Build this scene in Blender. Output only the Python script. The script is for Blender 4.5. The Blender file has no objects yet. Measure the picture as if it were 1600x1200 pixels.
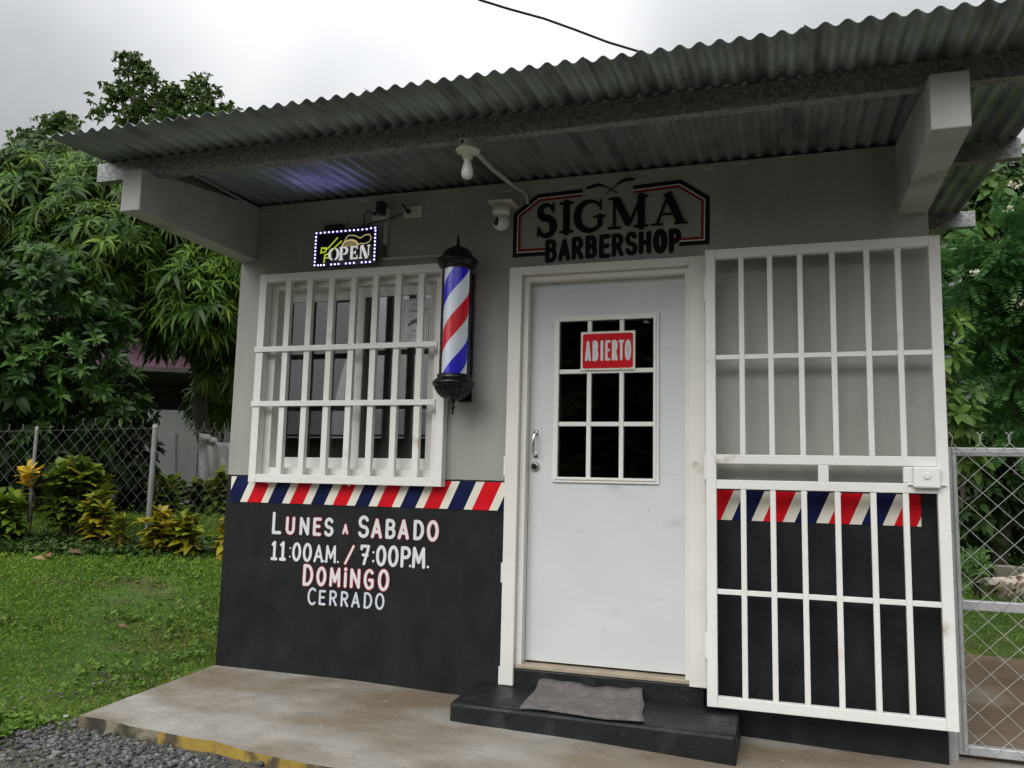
import bpy, bmesh, math, random
import numpy as np
from mathutils import Vector, Matrix
R = math.radians
SC = bpy.context.scene
COL = SC.collection
random.seed(4); RNG = np.random.RandomState(7)

# ------------------------------------------------------------------ camera
EYE = np.array([3.1282, -4.1456, 1.0706]); FPX = 1288.0
YAW, PITCH, ROLL = 0.31902, 0.12184, 0.02382
_f = np.array([-math.sin(YAW)*math.cos(PITCH), math.cos(YAW)*math.cos(PITCH), math.sin(PITCH)])
_r0 = np.array([math.cos(YAW), math.sin(YAW), 0.0]); _u0 = np.cross(_r0, _f)
_r = _r0*math.cos(ROLL) + _u0*math.sin(ROLL); _u = -_r0*math.sin(ROLL) + _u0*math.cos(ROLL)
cam = bpy.data.cameras.new('camera'); camo = bpy.data.objects.new('camera', cam); COL.objects.link(camo)
cam.sensor_fit = 'HORIZONTAL'; cam.sensor_width = 36.0; cam.lens = 36.0*FPX/1600.0
cam.clip_start = 0.05; cam.clip_end = 2000
camo.matrix_world = Matrix(((_r[0], _u[0], -_f[0], EYE[0]), (_r[1], _u[1], -_f[1], EYE[1]),
                            (_r[2], _u[2], -_f[2], EYE[2]), (0, 0, 0, 1)))
SC.camera = camo

# ------------------------------------------------------------------ light and exposure
SUN_EL, SUN_AZ = R(40), R(196)          # azimuth of the veiled sun, behind the camera
SC.view_settings.view_transform = 'Standard'; SC.view_settings.look = 'None'
SC.view_settings.exposure = 0.0; SC.view_settings.gamma = 1.0; SC.view_settings.use_curve_mapping = False
sun = bpy.data.lights.new('sun', 'SUN'); sun.energy = 1.25; sun.angle = R(36); sun.color = (1.0, 0.97, 0.93)
suno = bpy.data.objects.new('sun', sun); COL.objects.link(suno)
_sd = Vector((math.sin(SUN_AZ)*math.cos(SUN_EL), math.cos(SUN_AZ)*math.cos(SUN_EL), math.sin(SUN_EL)))
suno.rotation_euler = _sd.to_track_quat('Z', 'Y').to_euler()

W = bpy.data.worlds.new('World'); SC.world = W; W.use_nodes = True
nt = W.node_tree; nt.nodes.clear()
def N(t, **k):
    n = nt.nodes.new(t)
    for a, b in k.items(): setattr(n, a, b)
    return n
def LK(a, b): nt.links.new(a, b)
wo = N('ShaderNodeOutputWorld'); bg = N('ShaderNodeBackground'); bg.inputs['Strength'].default_value = 0.1
sky = N('ShaderNodeTexSky'); sky.sky_type = 'NISHITA'; sky.sun_disc = False
sky.sun_elevation = SUN_EL; sky.sun_rotation = SUN_AZ
hsv = N('ShaderNodeHueSaturation'); hsv.inputs['Saturation'].default_value = 0.25; LK(sky.outputs[0], hsv.inputs['Color'])
tc = N('ShaderNodeTexCoord')
no = N('ShaderNodeTexNoise'); no.inputs['Scale'].default_value = 2.2; no.inputs['Detail'].default_value = 5; no.inputs['Roughness'].default_value = .5
LK(tc.outputs['Generated'], no.inputs['Vector'])
cr = N('ShaderNodeValToRGB'); e = cr.color_ramp.elements
e[0].position = .34; e[0].color = (.46, .48, .505, 1); e[1].position = .68; e[1].color = (.80, .815, .83, 1)
LK(no.outputs['Fac'], cr.inputs['Fac'])
def dirglow(vec, lo, hi):
    d = N('ShaderNodeVectorMath', operation='DOT_PRODUCT'); LK(tc.outputs['Generated'], d.inputs[0]); d.inputs[1].default_value = vec
    m = N('ShaderNodeMapRange', interpolation_type='SMOOTHSTEP'); LK(d.outputs['Value'], m.inputs['Value'])
    m.inputs['From Min'].default_value = lo; m.inputs['From Max'].default_value = hi
    return m.outputs['Result']
def pxdir(px, py):
    v = _f + _r*(px-800)/FPX - _u*(py-600)/FPX
    return v/np.linalg.norm(v)
g1 = dirglow(tuple(pxdir(600, 60)), .935, 1.0)     # the thin bright patch of cloud
g2 = dirglow(tuple(_sd), .35, 1.0)                  # brighter cloud in front of the veiled sun
def addscaled(a, fac, s):
    m = N('ShaderNodeMath', operation='MULTIPLY'); LK(fac, m.inputs[0]); m.inputs[1].default_value = s
    x = N('ShaderNodeMix', data_type='RGBA', blend_type='ADD'); x.inputs[0].default_value = 1
    LK(a, x.inputs[6]); LK(m.outputs[0], x.inputs[7]); return x.outputs[2]
c1 = addscaled(cr.outputs['Color'], g1, .33)
c2 = addscaled(c1, g2, 1.3)
sz = N('ShaderNodeSeparateXYZ'); LK(tc.outputs['Generated'], sz.inputs[0])
el = N('ShaderNodeFloatCurve') if False else N('ShaderNodeValToRGB'); q = el.color_ramp.elements      # overcast sky: dim horizon, bright zenith
q[0].position = 0.05; q[0].color = (.05, .05, .05, 1); q[1].position = 1.0; q[1].color = (.95, .95, .95, 1)
for ps, v in ((.20, .10), (.30, .40), (.44, .50), (.60, .66)):
    q = el.color_ramp.elements.new(ps); q.color = (v, v, v, 1)
LK(sz.outputs['Z'], el.inputs['Fac'])
m2 = N('ShaderNodeMix', data_type='RGBA', blend_type='MULTIPLY'); m2.inputs[0].default_value = 1; LK(c2, m2.inputs[6]); LK(el.outputs['Color'], m2.inputs[7]); c2 = addscaled(m2.outputs[2], dirglow((-.50, -.84, .20), .86, .97), .42)   # a low pale gap of cloud down the street
sc10 = N('ShaderNodeMix', data_type='RGBA', blend_type='MULTIPLY'); sc10.inputs[0].default_value = 1
LK(c2, sc10.inputs[6]); sc10.inputs[7].default_value = (20, 20, 20, 1)
mx = N('ShaderNodeMix', data_type='RGBA'); mx.inputs[0].default_value = .93
LK(hsv.outputs['Color'], mx.inputs[6]); LK(sc10.outputs[2], mx.inputs[7])
LK(mx.outputs[2], bg.inputs['Color']); LK(bg.outputs[0], wo.inputs['Surface'])

# ------------------------------------------------------------------ helpers
def at(px, py, depth):
    """a point at a given distance in front of the lens"""
    return EYE + depth*(_f + _r*(px-800)/FPX - _u*(py-600)/FPX)
_n = np.array([-.685, .728])
def gz(x, y):
    """height of the ground"""
    t = (x-3.128)*_n[0] + (y+4.146)*_n[1] - 5.2
    t = np.maximum(0, t); s = np.clip(1-(x-.0)/3.0, 0, 1)
    base = -.055 - .05*np.clip((-y-1.05)/.35, 0, 1) - .045*np.clip((x-1.2)/1.8, 0, 1)
    return base + .125*np.minimum(t, 5.2)*s
def hit(px, py):
    """where the line of sight meets the ground"""
    for k in np.arange(3, 40, .02):
        p = at(px, py, k)
        if p[2] <= gz(p[0], p[1]): return p
    return p

def tag(o, label=None, cat=None, group=None, kind=None):
    if label: o['label'] = label
    if cat: o['category'] = cat
    if group: o['group'] = group
    if kind: o['kind'] = kind
    return o
ROOT = {}
def thing(name, label, cat, loc=(0, 0, 0), group=None):
    o = bpy.data.objects.new(name, None); COL.objects.link(o); o.location = tuple(float(v) for v in loc)
    o.empty_display_size = .1
    ROOT[o.name] = Vector(o.location)
    return tag(o, label, cat, group)
def link(name, me, parent=None):
    o = bpy.data.objects.new(name, me); COL.objects.link(o)
    if parent is not None:
        o.parent = parent
        off = ROOT[parent.name]; ROOT[o.name] = off
        me.transform(Matrix.Translation(-off))
    else:
        ROOT[o.name] = Vector((0, 0, 0))
    return o
def recenter(o):
    """put a single-mesh thing's origin at its base"""
    me = o.data; n = len(me.vertices); a = np.zeros(n*3); me.vertices.foreach_get('co', a); a = a.reshape(-1, 3)
    c = Vector(((a[:, 0].min()+a[:, 0].max())/2, (a[:, 1].min()+a[:, 1].max())/2, a[:, 2].min()))
    me.transform(Matrix.Translation(-c)); o.location = c; ROOT[o.name] = c
    return o

class MB:
    def __init__(s): s.v = []; s.f = []; s.m = []; s.sm = []
    def add(s, vs, fs, m=0, smooth=False):
        b = len(s.v); s.v += [tuple(float(c) for c in v) for v in vs]
        for f in fs: s.f.append(tuple(b+i for i in f)); s.m.append(m); s.sm.append(smooth)
        return s
    def box(s, x0, x1, y0, y1, z0, z1, m=0):
        x0, x1 = sorted((x0, x1)); y0, y1 = sorted((y0, y1)); z0, z1 = sorted((z0, z1))
        return s.add([(x0,y0,z0),(x1,y0,z0),(x1,y1,z0),(x0,y1,z0),(x0,y0,z1),(x1,y0,z1),(x1,y1,z1),(x0,y1,z1)],
                     [(0,3,2,1),(4,5,6,7),(0,1,5,4),(1,2,6,5),(2,3,7,6),(3,0,4,7)], m)
    def hexa(s, pts, m=0):
        return s.add(pts, [(0,3,2,1),(4,5,6,7),(0,1,5,4),(1,2,6,5),(2,3,7,6),(3,0,4,7)], m)
    def lathe(s, prof, c, n=24, m=0, flute=0.0, nf=0):
        vs = []; k = len(prof)
        for j in range(n):
            a = 2*math.pi*j/n
            for r, z in prof:
                rr = r*(1+flute*math.cos(nf*a)) if nf else r
                vs.append((c[0]+rr*math.cos(a), c[1]+rr*math.sin(a), c[2]+z))
        fs = []
        for j in range(n):
            q = (j+1) % n
            for i in range(k-1): fs.append((j*k+i, q*k+i, q*k+i+1, j*k+i+1))
        s.add(vs, fs, m, True)
        if prof[0][0] > 1e-5: s.add([vs[j*k] for j in range(n)], [tuple(range(n))[::-1]], m)
        if prof[-1][0] > 1e-5: s.add([vs[j*k+k-1] for j in range(n)], [tuple(range(n))], m)
        return s
    def tube(s, path, r, n=8, m=0):
        P = [Vector(p) for p in path]; rs = r if isinstance(r, (list, tuple)) else [r]*len(P)
        t0 = (P[1]-P[0]).normalized(); up = Vector((0, 0, 1)) if abs(t0.z) < .9 else Vector((1, 0, 0))
        nrm = t0.cross(up).normalized(); vs = []; k = len(P)
        for i, p in enumerate(P):
            t = (P[min(i+1, k-1)]-P[max(i-1, 0)]).normalized()
            nrm = (nrm-t*nrm.dot(t)).normalized(); b = t.cross(nrm)
            for j in range(n):
                a = 2*math.pi*j/n; vs.append(p+(nrm*math.cos(a)+b*math.sin(a))*rs[i])
        fs = []
        for i in range(k-1):
            for j in range(n):
                q = (j+1) % n; fs.append((i*n+j, i*n+q, (i+1)*n+q, (i+1)*n+j))
        s.add(vs, fs, m, True)
        s.add(vs[:n], [tuple(range(n))[::-1]], m); s.add(vs[-n:], [tuple(range(n))], m)
        return s
    def ball(s, c, rx, ry, rz, n=14, m=0):
        prof = [(math.sin(math.pi*i/n), -math.cos(math.pi*i/n)) for i in range(n+1)]
        b = len(s.v); s.lathe([(max(r, 1e-6), z) for r, z in prof], (0, 0, 0), n*2, m)
        for i in range(b, len(s.v)):
            v = s.v[i]; s.v[i] = (c[0]+v[0]*rx, c[1]+v[1]*ry, c[2]+v[2]*rz)
        return s
    def build(s, name, mat, parent=None, bevel=0.0):
        me = bpy.data.meshes.new(name); me.from_pydata(s.v, [], s.f)
        for m in (mat if isinstance(mat, (list, tuple)) else [mat]): me.materials.append(m)
        me.polygons.foreach_set('material_index', s.m); me.polygons.foreach_set('use_smooth', s.sm)
        me.update()
        o = link(name, me, parent)
        if bevel:
            b = o.modifiers.new('bevel', 'BEVEL'); b.width = bevel; b.segments = 2; b.limit_method = 'ANGLE'; b.angle_limit = R(50)
        return o

# ------------------------------------------------------------------ materials
def material(name, col, rough=.6, metal=0.0, var=.0, vscale=6.0, bump=0.0, bscale=60.0, spec=.5,
             stain=None, stain_scale=3.0, stain_lo=.5, stain_hi=.7, stain_stretch=(1, 1, 1), rvar=0.0, emit=0.0, coat=0.0, speck=None, speck_scale=80.0, speck_at=.70):
    m = bpy.data.materials.new(name); m.use_nodes = True; t = m.node_tree; b = t.nodes['Principled BSDF']
    b.inputs['Roughness'].default_value = rough; b.inputs['Metallic'].default_value = metal
    b.inputs['Specular IOR Level'].default_value = spec; b.inputs['Coat Weight'].default_value = coat
    co = t.nodes.new('ShaderNodeTexCoord')
    def noise(sc, det=6, stretch=(1, 1, 1)):
        mp = t.nodes.new('ShaderNodeMapping'); mp.inputs['Scale'].default_value = stretch
        t.links.new(co.outputs['Object'], mp.inputs['Vector'])
        n = t.nodes.new('ShaderNodeTexNoise'); n.inputs['Scale'].default_value = sc; n.inputs['Detail'].default_value = det
        t.links.new(mp.outputs['Vector'], n.inputs['Vector']); return n.outputs['Fac']
    rgb = t.nodes.new('ShaderNodeRGB'); rgb.outputs[0].default_value = (*col, 1); out = rgb.outputs[0]
    if var:
        mr = t.nodes.new('ShaderNodeMapRange'); t.links.new(noise(vscale), mr.inputs['Value'])
        mr.inputs['From Min'].default_value = .3; mr.inputs['From Max'].default_value = .7
        mr.inputs['To Min'].default_value = 1-var; mr.inputs['To Max'].default_value = 1+var
        x = t.nodes.new('ShaderNodeMix'); x.data_type = 'RGBA'; x.blend_type = 'MULTIPLY'; x.inputs[0].default_value = 1
        t.links.new(out, x.inputs[6]); t.links.new(mr.outputs[0], x.inputs[7]); out = x.outputs[2]
    if stain is not None:
        mr = t.nodes.new('ShaderNodeMapRange'); mr.interpolation_type = 'SMOOTHSTEP'
        t.links.new(noise(stain_scale, 8, stain_stretch), mr.inputs['Value'])
        mr.inputs['From Min'].default_value = stain_lo; mr.inputs['From Max'].default_value = stain_hi
        x = t.nodes.new('ShaderNodeMix'); x.data_type = 'RGBA'; t.links.new(mr.outputs[0], x.inputs[0])
        t.links.new(out, x.inputs[6]); x.inputs[7].default_value = (*stain, 1); out = x.outputs[2]
    if speck is not None:
        mr = t.nodes.new('ShaderNodeMapRange'); t.links.new(noise(speck_scale, 2), mr.inputs['Value'])
        mr.inputs['From Min'].default_value = speck_at; mr.inputs['From Max'].default_value = speck_at+.03
        x = t.nodes.new('ShaderNodeMix'); x.data_type = 'RGBA'; t.links.new(mr.outputs[0], x.inputs[0])
        t.links.new(out, x.inputs[6]); x.inputs[7].default_value = (*speck, 1); out = x.outputs[2]
    t.links.new(out, b.inputs['Base Color'])
    if rvar:
        mr = t.nodes.new('ShaderNodeMapRange'); t.links.new(noise(vscale*1.7), mr.inputs['Value'])
        mr.inputs['From Min'].default_value = .3; mr.inputs['From Max'].default_value = .7
        mr.inputs['To Min'].default_value = max(.02, rough-rvar); mr.inputs['To Max'].default_value = min(1, rough+rvar)
        t.links.new(mr.outputs[0], b.inputs['Roughness'])
    if bump:
        bp = t.nodes.new('ShaderNodeBump'); bp.inputs['Strength'].default_value = bump; bp.inputs['Distance'].default_value = .01
        t.links.new(noise(bscale, 5), bp.inputs['Height']); t.links.new(bp.outputs[0], b.inputs['Normal'])
    if emit:
        t.links.new(out, b.inputs['Emission Color']); b.inputs['Emission Strength'].default_value = emit
    return m
def leafmat(name, dark, light, rough=.42, trans=.25, accent=None, a_at=.9):
    """leaf colour runs from dark to light by each leaf's own tint"""
    m = bpy.data.materials.new(name); m.use_nodes = True; t = m.node_tree; b = t.nodes['Principled BSDF']
    a = t.nodes.new('ShaderNodeAttribute'); a.attribute_name = 'tint'
    r = t.nodes.new('ShaderNodeValToRGB'); r.color_ramp.elements[0].color = (*dark, 1); r.color_ramp.elements[1].color = (*light, 1)
    if accent:
        r.color_ramp.elements[1].position = a_at-.12
        q = r.color_ramp.elements.new(a_at); q.color = (*accent, 1)
    t.links.new(a.outputs['Fac'], r.inputs['Fac']); t.links.new(r.outputs[0], b.inputs['Base Color'])
    b.inputs['Roughness'].default_value = rough; b.inputs['Specular IOR Level'].default_value = .22
    tr = t.nodes.new('ShaderNodeBsdfTranslucent'); t.links.new(r.outputs[0], tr.inputs['Color'])
    mx = t.nodes.new('ShaderNodeMixShader'); mx.inputs[0].default_value = trans
    o = t.nodes['Material Output']
    t.links.new(b.outputs[0], mx.inputs[1]); t.links.new(tr.outputs[0], mx.inputs[2]); t.links.new(mx.outputs[0], o.inputs['Surface'])
    return m
def glassmat(name, ior=1.9, clear=.6, tint=(.8, .82, .82)):
    m = bpy.data.materials.new(name); m.use_nodes = True; t = m.node_tree; t.nodes.remove(t.nodes['Principled BSDF'])
    fr = t.nodes.new('ShaderNodeFresnel'); fr.inputs['IOR'].default_value = ior
    tp = t.nodes.new('ShaderNodeBsdfTransparent'); tp.inputs['Color'].default_value = tuple(c*clear for c in tint)+(1,)
    gl = t.nodes.new('ShaderNodeBsdfGlossy'); gl.inputs['Roughness'].default_value = .01
    mx = t.nodes.new('ShaderNodeMixShader'); o = t.nodes['Material Output']
    t.links.new(fr.outputs[0], mx.inputs[0]); t.links.new(tp.outputs[0], mx.inputs[1]); t.links.new(gl.outputs[0], mx.inputs[2])
    t.links.new(mx.outputs[0], o.inputs['Surface']); return m
def wallmat():
    """grey paint above, black paint below a brushed edge, with dirty streaks"""
    m = bpy.data.materials.new('two_tone_wall_paint'); m.use_nodes = True; t = m.node_tree; b = t.nodes['Principled BSDF']
    co = t.nodes.new('ShaderNodeTexCoord'); sx = t.nodes.new('ShaderNodeSeparateXYZ'); t.links.new(co.outputs['Object'], sx.inputs[0])
    n = t.nodes.new('ShaderNodeTexNoise'); n.inputs['Scale'].default_value = 14; t.links.new(co.outputs['Object'], n.inputs['Vector'])
    n2 = t.nodes.new('ShaderNodeTexNoise'); n2.inputs['Scale'].default_value = 1.6; n2.inputs['Detail'].default_value = 6; t.links.new(co.outputs['Object'], n2.inputs['Vector'])
    ma = t.nodes.new('ShaderNodeMath'); ma.operation = 'MULTIPLY_ADD'; t.links.new(n.outputs['Fac'], ma.inputs[0]); ma.inputs[1].default_value = .008; t.links.new(sx.outputs['Z'], ma.inputs[2])
    gt = t.nodes.new('ShaderNodeMath'); gt.operation = 'GREATER_THAN'; t.links.new(ma.outputs[0], gt.inputs[0]); gt.inputs[1].default_value = 1.0965
    def ramp(fac, c0, c1, p0=.35, p1=.65):
        r = t.nodes.new('ShaderNodeValToRGB'); q = r.color_ramp.elements
        q[0].position = p0; q[0].color = (*c0, 1); q[1].position = p1; q[1].color = (*c1, 1); t.links.new(fac, r.inputs[0]); return r.outputs[0]
    mpr = t.nodes.new('ShaderNodeMapping'); mpr.inputs['Scale'].default_value = (5.5, 1, .8); t.links.new(co.outputs['Object'], mpr.inputs['Vector'])
    nr = t.nodes.new('ShaderNodeTexNoise'); nr.inputs['Scale'].default_value = 1.6; nr.inputs['Detail'].default_value = 9; t.links.new(mpr.outputs[0], nr.inputs['Vector'])
    av = t.nodes.new('ShaderNodeMath'); av.operation = 'MULTIPLY_ADD'; t.links.new(nr.outputs['Fac'], av.inputs[0]); av.inputs[1].default_value = .5; hm = t.nodes.new('ShaderNodeMath'); hm.operation = 'MULTIPLY'; hm.inputs[1].default_value = .5; t.links.new(n2.outputs['Fac'], hm.inputs[0]); t.links.new(hm.outputs[0], av.inputs[2])
    grey = ramp(av.outputs[0], (.285, .293, .262), (.375, .381, .350), .38, .62)
    mp = t.nodes.new('ShaderNodeMapping'); mp.inputs['Scale'].default_value = (5, 5, 3.0); t.links.new(co.outputs['Object'], mp.inputs['Vector'])
    n3 = t.nodes.new('ShaderNodeTexNoise'); n3.inputs['Scale'].default_value = 1.5; n3.inputs['Detail'].default_value = 8; t.links.new(mp.outputs[0], n3.inputs['Vector'])
    blk = ramp(n3.outputs['Fac'], (.0095, .0105, .011), (.018, .0195, .020), .38, .70)
    # rough mortar smears left along the very top of the wall
    n4 = t.nodes.new('ShaderNodeTexNoise'); n4.inputs['Scale'].default_value = 5; n4.inputs['Detail'].default_value = 7
    mp4 = t.nodes.new('ShaderNodeMapping'); mp4.inputs['Scale'].default_value = (1.0, 1, 7); t.links.new(co.outputs['Object'], mp4.inputs['Vector']); t.links.new(mp4.outputs[0], n4.inputs['Vector'])
    band = t.nodes.new('ShaderNodeMapRange'); t.links.new(sx.outputs['Z'], band.inputs['Value'])
    band.inputs['From Min'].default_value = 2.655; band.inputs['From Max'].default_value = 2.68
    mm = t.nodes.new('ShaderNodeMath'); mm.operation = 'MULTIPLY'; t.links.new(band.outputs[0], mm.inputs[0])
    th = t.nodes.new('ShaderNodeMapRange'); t.links.new(n4.outputs['Fac'], th.inputs['Value']); th.inputs['From Min'].default_value = .60; th.inputs['From Max'].default_value = .66
    t.links.new(th.outputs[0], mm.inputs[1])
    sm = t.nodes.new('ShaderNodeMix'); sm.data_type = 'RGBA'; t.links.new(mm.outputs[0], sm.inputs[0]); t.links.new(grey, sm.inputs[6]); sm.inputs[7].default_value = (.62, .6, .52, 1)
    x = t.nodes.new('ShaderNodeMix'); x.data_type = 'RGBA'; t.links.new(gt.outputs[0], x.inputs[0]); t.links.new(blk, x.inputs[6]); t.links.new(sm.outputs[2], x.inputs[7])
    t.links.new(x.outputs[2], b.inputs['Base Color']); b.inputs['Specular IOR Level'].default_value = .18
    rr = t.nodes.new('ShaderNodeMapRange'); t.links.new(gt.outputs[0], rr.inputs['Value']); rr.inputs['To Min'].default_value = .5; rr.inputs['To Max'].default_value = .62
    t.links.new(rr.outputs[0], b.inputs['Roughness'])
    bp = t.nodes.new('ShaderNodeBump'); bp.inputs['Strength'].default_value = .40; bp.inputs['Distance'].default_value = .006
    n5 = t.nodes.new('ShaderNodeTexNoise'); n5.inputs['Scale'].default_value = 28; n5.inputs['Detail'].default_value = 8; t.links.new(co.outputs['Object'], n5.inputs['Vector'])
    t.links.new(n5.outputs['Fac'], bp.inputs['Height']); t.links.new(bp.outputs[0], b.inputs['Normal'])
    return m
M = {}
M['wall'] = wallmat()
M['white'] = material('white_enamel', (.74, .735, .705), .42, var=.04, vscale=3, bump=.2, bscale=40, stain=(.46, .40, .32), stain_scale=7, stain_lo=.63, stain_hi=.80)
M['frame_white'] = material('creamy_white_paint', (.70, .69, .64), .45, var=.05, vscale=4, bump=.18, bscale=35, stain=(.45, .4, .32), stain_scale=8, stain_lo=.66, stain_hi=.8)
M['door'] = material('door_paint', (.605, .625, .625), .45, var=.035, vscale=3, bump=.10, bscale=22, stain=(.50, .51, .50), stain_scale=5, stain_lo=.58, stain_hi=.80, stain_stretch=(1, 1, 3), speck=(.25, .22, .18), speck_scale=30, speck_at=.765)
M['black_paint'] = material('black_floor_paint', (.0095, .011, .0115), .5, spec=.3, var=.25, vscale=5, bump=.7, bscale=22, stain=(.028, .030, .030), stain_scale=6, stain_lo=.52, stain_hi=.75, rvar=.12)
M['concrete'] = material('rough_concrete', (.38, .38, .365), .8, var=.13, vscale=4, bump=.35, bscale=30, stain=(.22, .22, .205), stain_scale=3.5, stain_lo=.5, stain_hi=.75, stain_stretch=(1, 1, .5))
M['slab'] = material('worn_wet_concrete', (.325, .308, .28), .5, var=.13, vscale=6, bump=.45, bscale=38, stain=(.178, .142, .100), stain_scale=1.3, stain_lo=.36, stain_hi=.66, stain_stretch=(.8, 1.3, 1), rvar=.18, speck=(.55, .53, .48), speck_scale=42, speck_at=.735)
M['yellow'] = material('faded_yellow_kerb_paint', (.33, .225, .04), .6, var=.15, vscale=8, bump=.4, bscale=40, stain=(.06, .05, .035), stain_scale=7, stain_lo=.46, stain_hi=.60, stain_stretch=(1, 1, .5))
M['mould'] = material('mouldy_concrete_edge', (.20, .17, .11), .8, var=.3, vscale=9, bump=.5, bscale=40, stain=(.035, .03, .02), stain_scale=8, stain_lo=.42, stain_hi=.6)
M['path'] = material('wet_brown_concrete', (.15, .10, .058), .45, var=.2, vscale=2, bump=.25, bscale=30, stain=(.21, .175, .125), stain_scale=1.7, stain_lo=.5, stain_hi=.68, rvar=.15)
M['zinc'] = material('weathered_zinc_sheet', (.25, .295, .285), .52, metal=.5, var=.18, vscale=5, bump=.12, bscale=12, rvar=.1, stain=(.12, .145, .14), stain_scale=3, stain_lo=.48, stain_hi=.7, stain_stretch=(3, .6, 1))
def spangle():
    m = material('galvanised_spangle', (.4, .41, .4), .5, metal=.6)
    t = m.node_tree; b = t.nodes['Principled BSDF']; co = t.nodes.new('ShaderNodeTexCoord')
    v = t.nodes.new('ShaderNodeTexVoronoi'); v.inputs['Scale'].default_value = 85; t.links.new(co.outputs['Object'], v.inputs['Vector'])
    r = t.nodes.new('ShaderNodeValToRGB'); r.color_ramp.elements[0].color = (.13, .14, .135, 1); r.color_ramp.elements[1].color = (.30, .31, .30, 1)
    sp = t.nodes.new('ShaderNodeSeparateColor'); t.links.new(v.outputs['Color'], sp.inputs[0]); t.links.new(sp.outputs[0], r.inputs[0])
    t.links.new(r.outputs[0], b.inputs['Base Color']); return m
M['galv'] = spangle()
M['galv_plain'] = material('galvanised_pipe', (.46, .47, .47), .45, metal=.45, var=.12, vscale=12, bump=.1, bscale=60)
M['wire'] = material('galvanised_wire', (.22, .225, .22), .5, metal=.3)
M['wire_bright'] = material('bright_galvanised_wire', (.58, .59, .58), .5, metal=.2)
M['old_pipe'] = material('old_grey_pipe', (.24, .245, .24), .6, metal=.2, var=.15, vscale=14)
M['plastic'] = material('ivory_plastic', (.62, .61, .52), .4)
M['white_plastic'] = material('white_plastic', (.75, .75, .74), .3)
M['grey_pvc'] = material('grey_conduit', (.42, .43, .42), .5)
M['black_gloss'] = material('black_gloss_plastic', (.006, .006, .007), .22, spec=.35)
M['black'] = material('matt_black_plastic', (.012, .012, .013), .45)
M['chrome'] = material('chrome', (.75, .75, .76), .12, metal=1.0)
M['steel_dull'] = material('dull_steel', (.45, .44, .42), .35, metal=.9)
M['p_black'] = material('black_sign_paint', (.008, .009, .008), .5, spec=.12)
M['p_navy'] = material('navy_sign_paint', (.006, .010, .055), .45, spec=.12, var=.25, vscale=12)
M['p_red'] = material('red_sign_paint', (.58, .006, .014), .45, spec=.12, var=.10, vscale=9)
M['p_darkred'] = material('dark_red_sign_paint', (.24, .016, .012), .5, spec=.12, var=.1)
M['p_white'] = material('white_sign_paint', (.66, .67, .67), .5, spec=.12, var=.05, vscale=14)
M['p_cream'] = material('cream_stripe_paint', (.72, .69, .60), .5, spec=.12, var=.05, vscale=10)
M['p_blueish'] = material('cool_white_sign_paint', (.56, .59, .66), .5, spec=.12, var=.05, vscale=14)
M['p_pinkred'] = material('crimson_outline_paint', (.40, .012, .04), .5, spec=.12)
M['glass'] = glassmat('window_glass', 1.95, .88)
M['door_glass'] = glassmat('door_glass', 1.75, .6)
M['tube_glass'] = glassmat('clear_tube', 1.55, 1.0, (.96, .97, .98))
M['wood'] = material('raw_timber_sill', (.36, .30, .22), .65, var=.15, vscale=10, bump=.2, stain=(.2, .15, .1), stain_scale=8, stain_lo=.55, stain_hi=.75)
M['mat'] = material('worn_grey_rug', (.150, .138, .134), .95, var=.28, vscale=22, bump=1.0, bscale=160, stain=(.13, .105, .095), stain_scale=4, stain_lo=.52, stain_hi=.7)
M['rubber'] = material('rubber', (.02, .02, .02), .6)
M['curtain'] = material('red_curtain', (.75, .02, .05), .8)
M['dark_room'] = material('interior_wall', (.25, .25, .25), .8)
M['bark'] = material('bark', (.085, .075, .06), .85, var=.3, vscale=8, bump=.8, bscale=18)
M['stem'] = material('green_brown_stem', (.09, .075, .04), .7, var=.2)
M['paper'] = material('paper', (.72, .73, .73), .7, var=.02)

# ------------------------------------------------------------------ foliage
def leaf_arrays(P, D, NN, L, Wd, droop, tint):
    """six vertices per leaf: blade with a bent midrib"""
    P = np.asarray(P); D = D/np.linalg.norm(D, axis=1, keepdims=True)
    S = np.cross(D, NN); S /= np.maximum(np.linalg.norm(S, axis=1, keepdims=True), 1e-6)
    L = L[:, None]; Wd = Wd[:, None]; dz = np.zeros_like(P); dz[:, 2] = -1; dr = droop[:, None]
    p1 = P + D*L*.38 + dz*L*dr*.10; p2 = P + D*L*.72 + dz*L*dr*.34; p3 = P + D*L*.98 + dz*L*dr*.72
    up = np.cross(S, D)
    V = np.stack([P, p1+S*Wd*.5+up*Wd*.12, p1-S*Wd*.5+up*Wd*.12, p2+S*Wd*.40+up*Wd*.1, p2-S*Wd*.40+up*Wd*.1, p3], 1)
    return V.reshape(-1, 3), np.repeat(tint, 6)
def leaf_faces(n):
    b = (np.arange(n)*6)[:, None]
    return (b+[0, 2, 1]).tolist() + (b+[1, 2, 4, 3]).tolist() + (b+[3, 4, 5]).tolist()
def unit(n):
    v = RNG.normal(size=(n, 3)); return v/np.linalg.norm(v, axis=1, keepdims=True)
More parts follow.
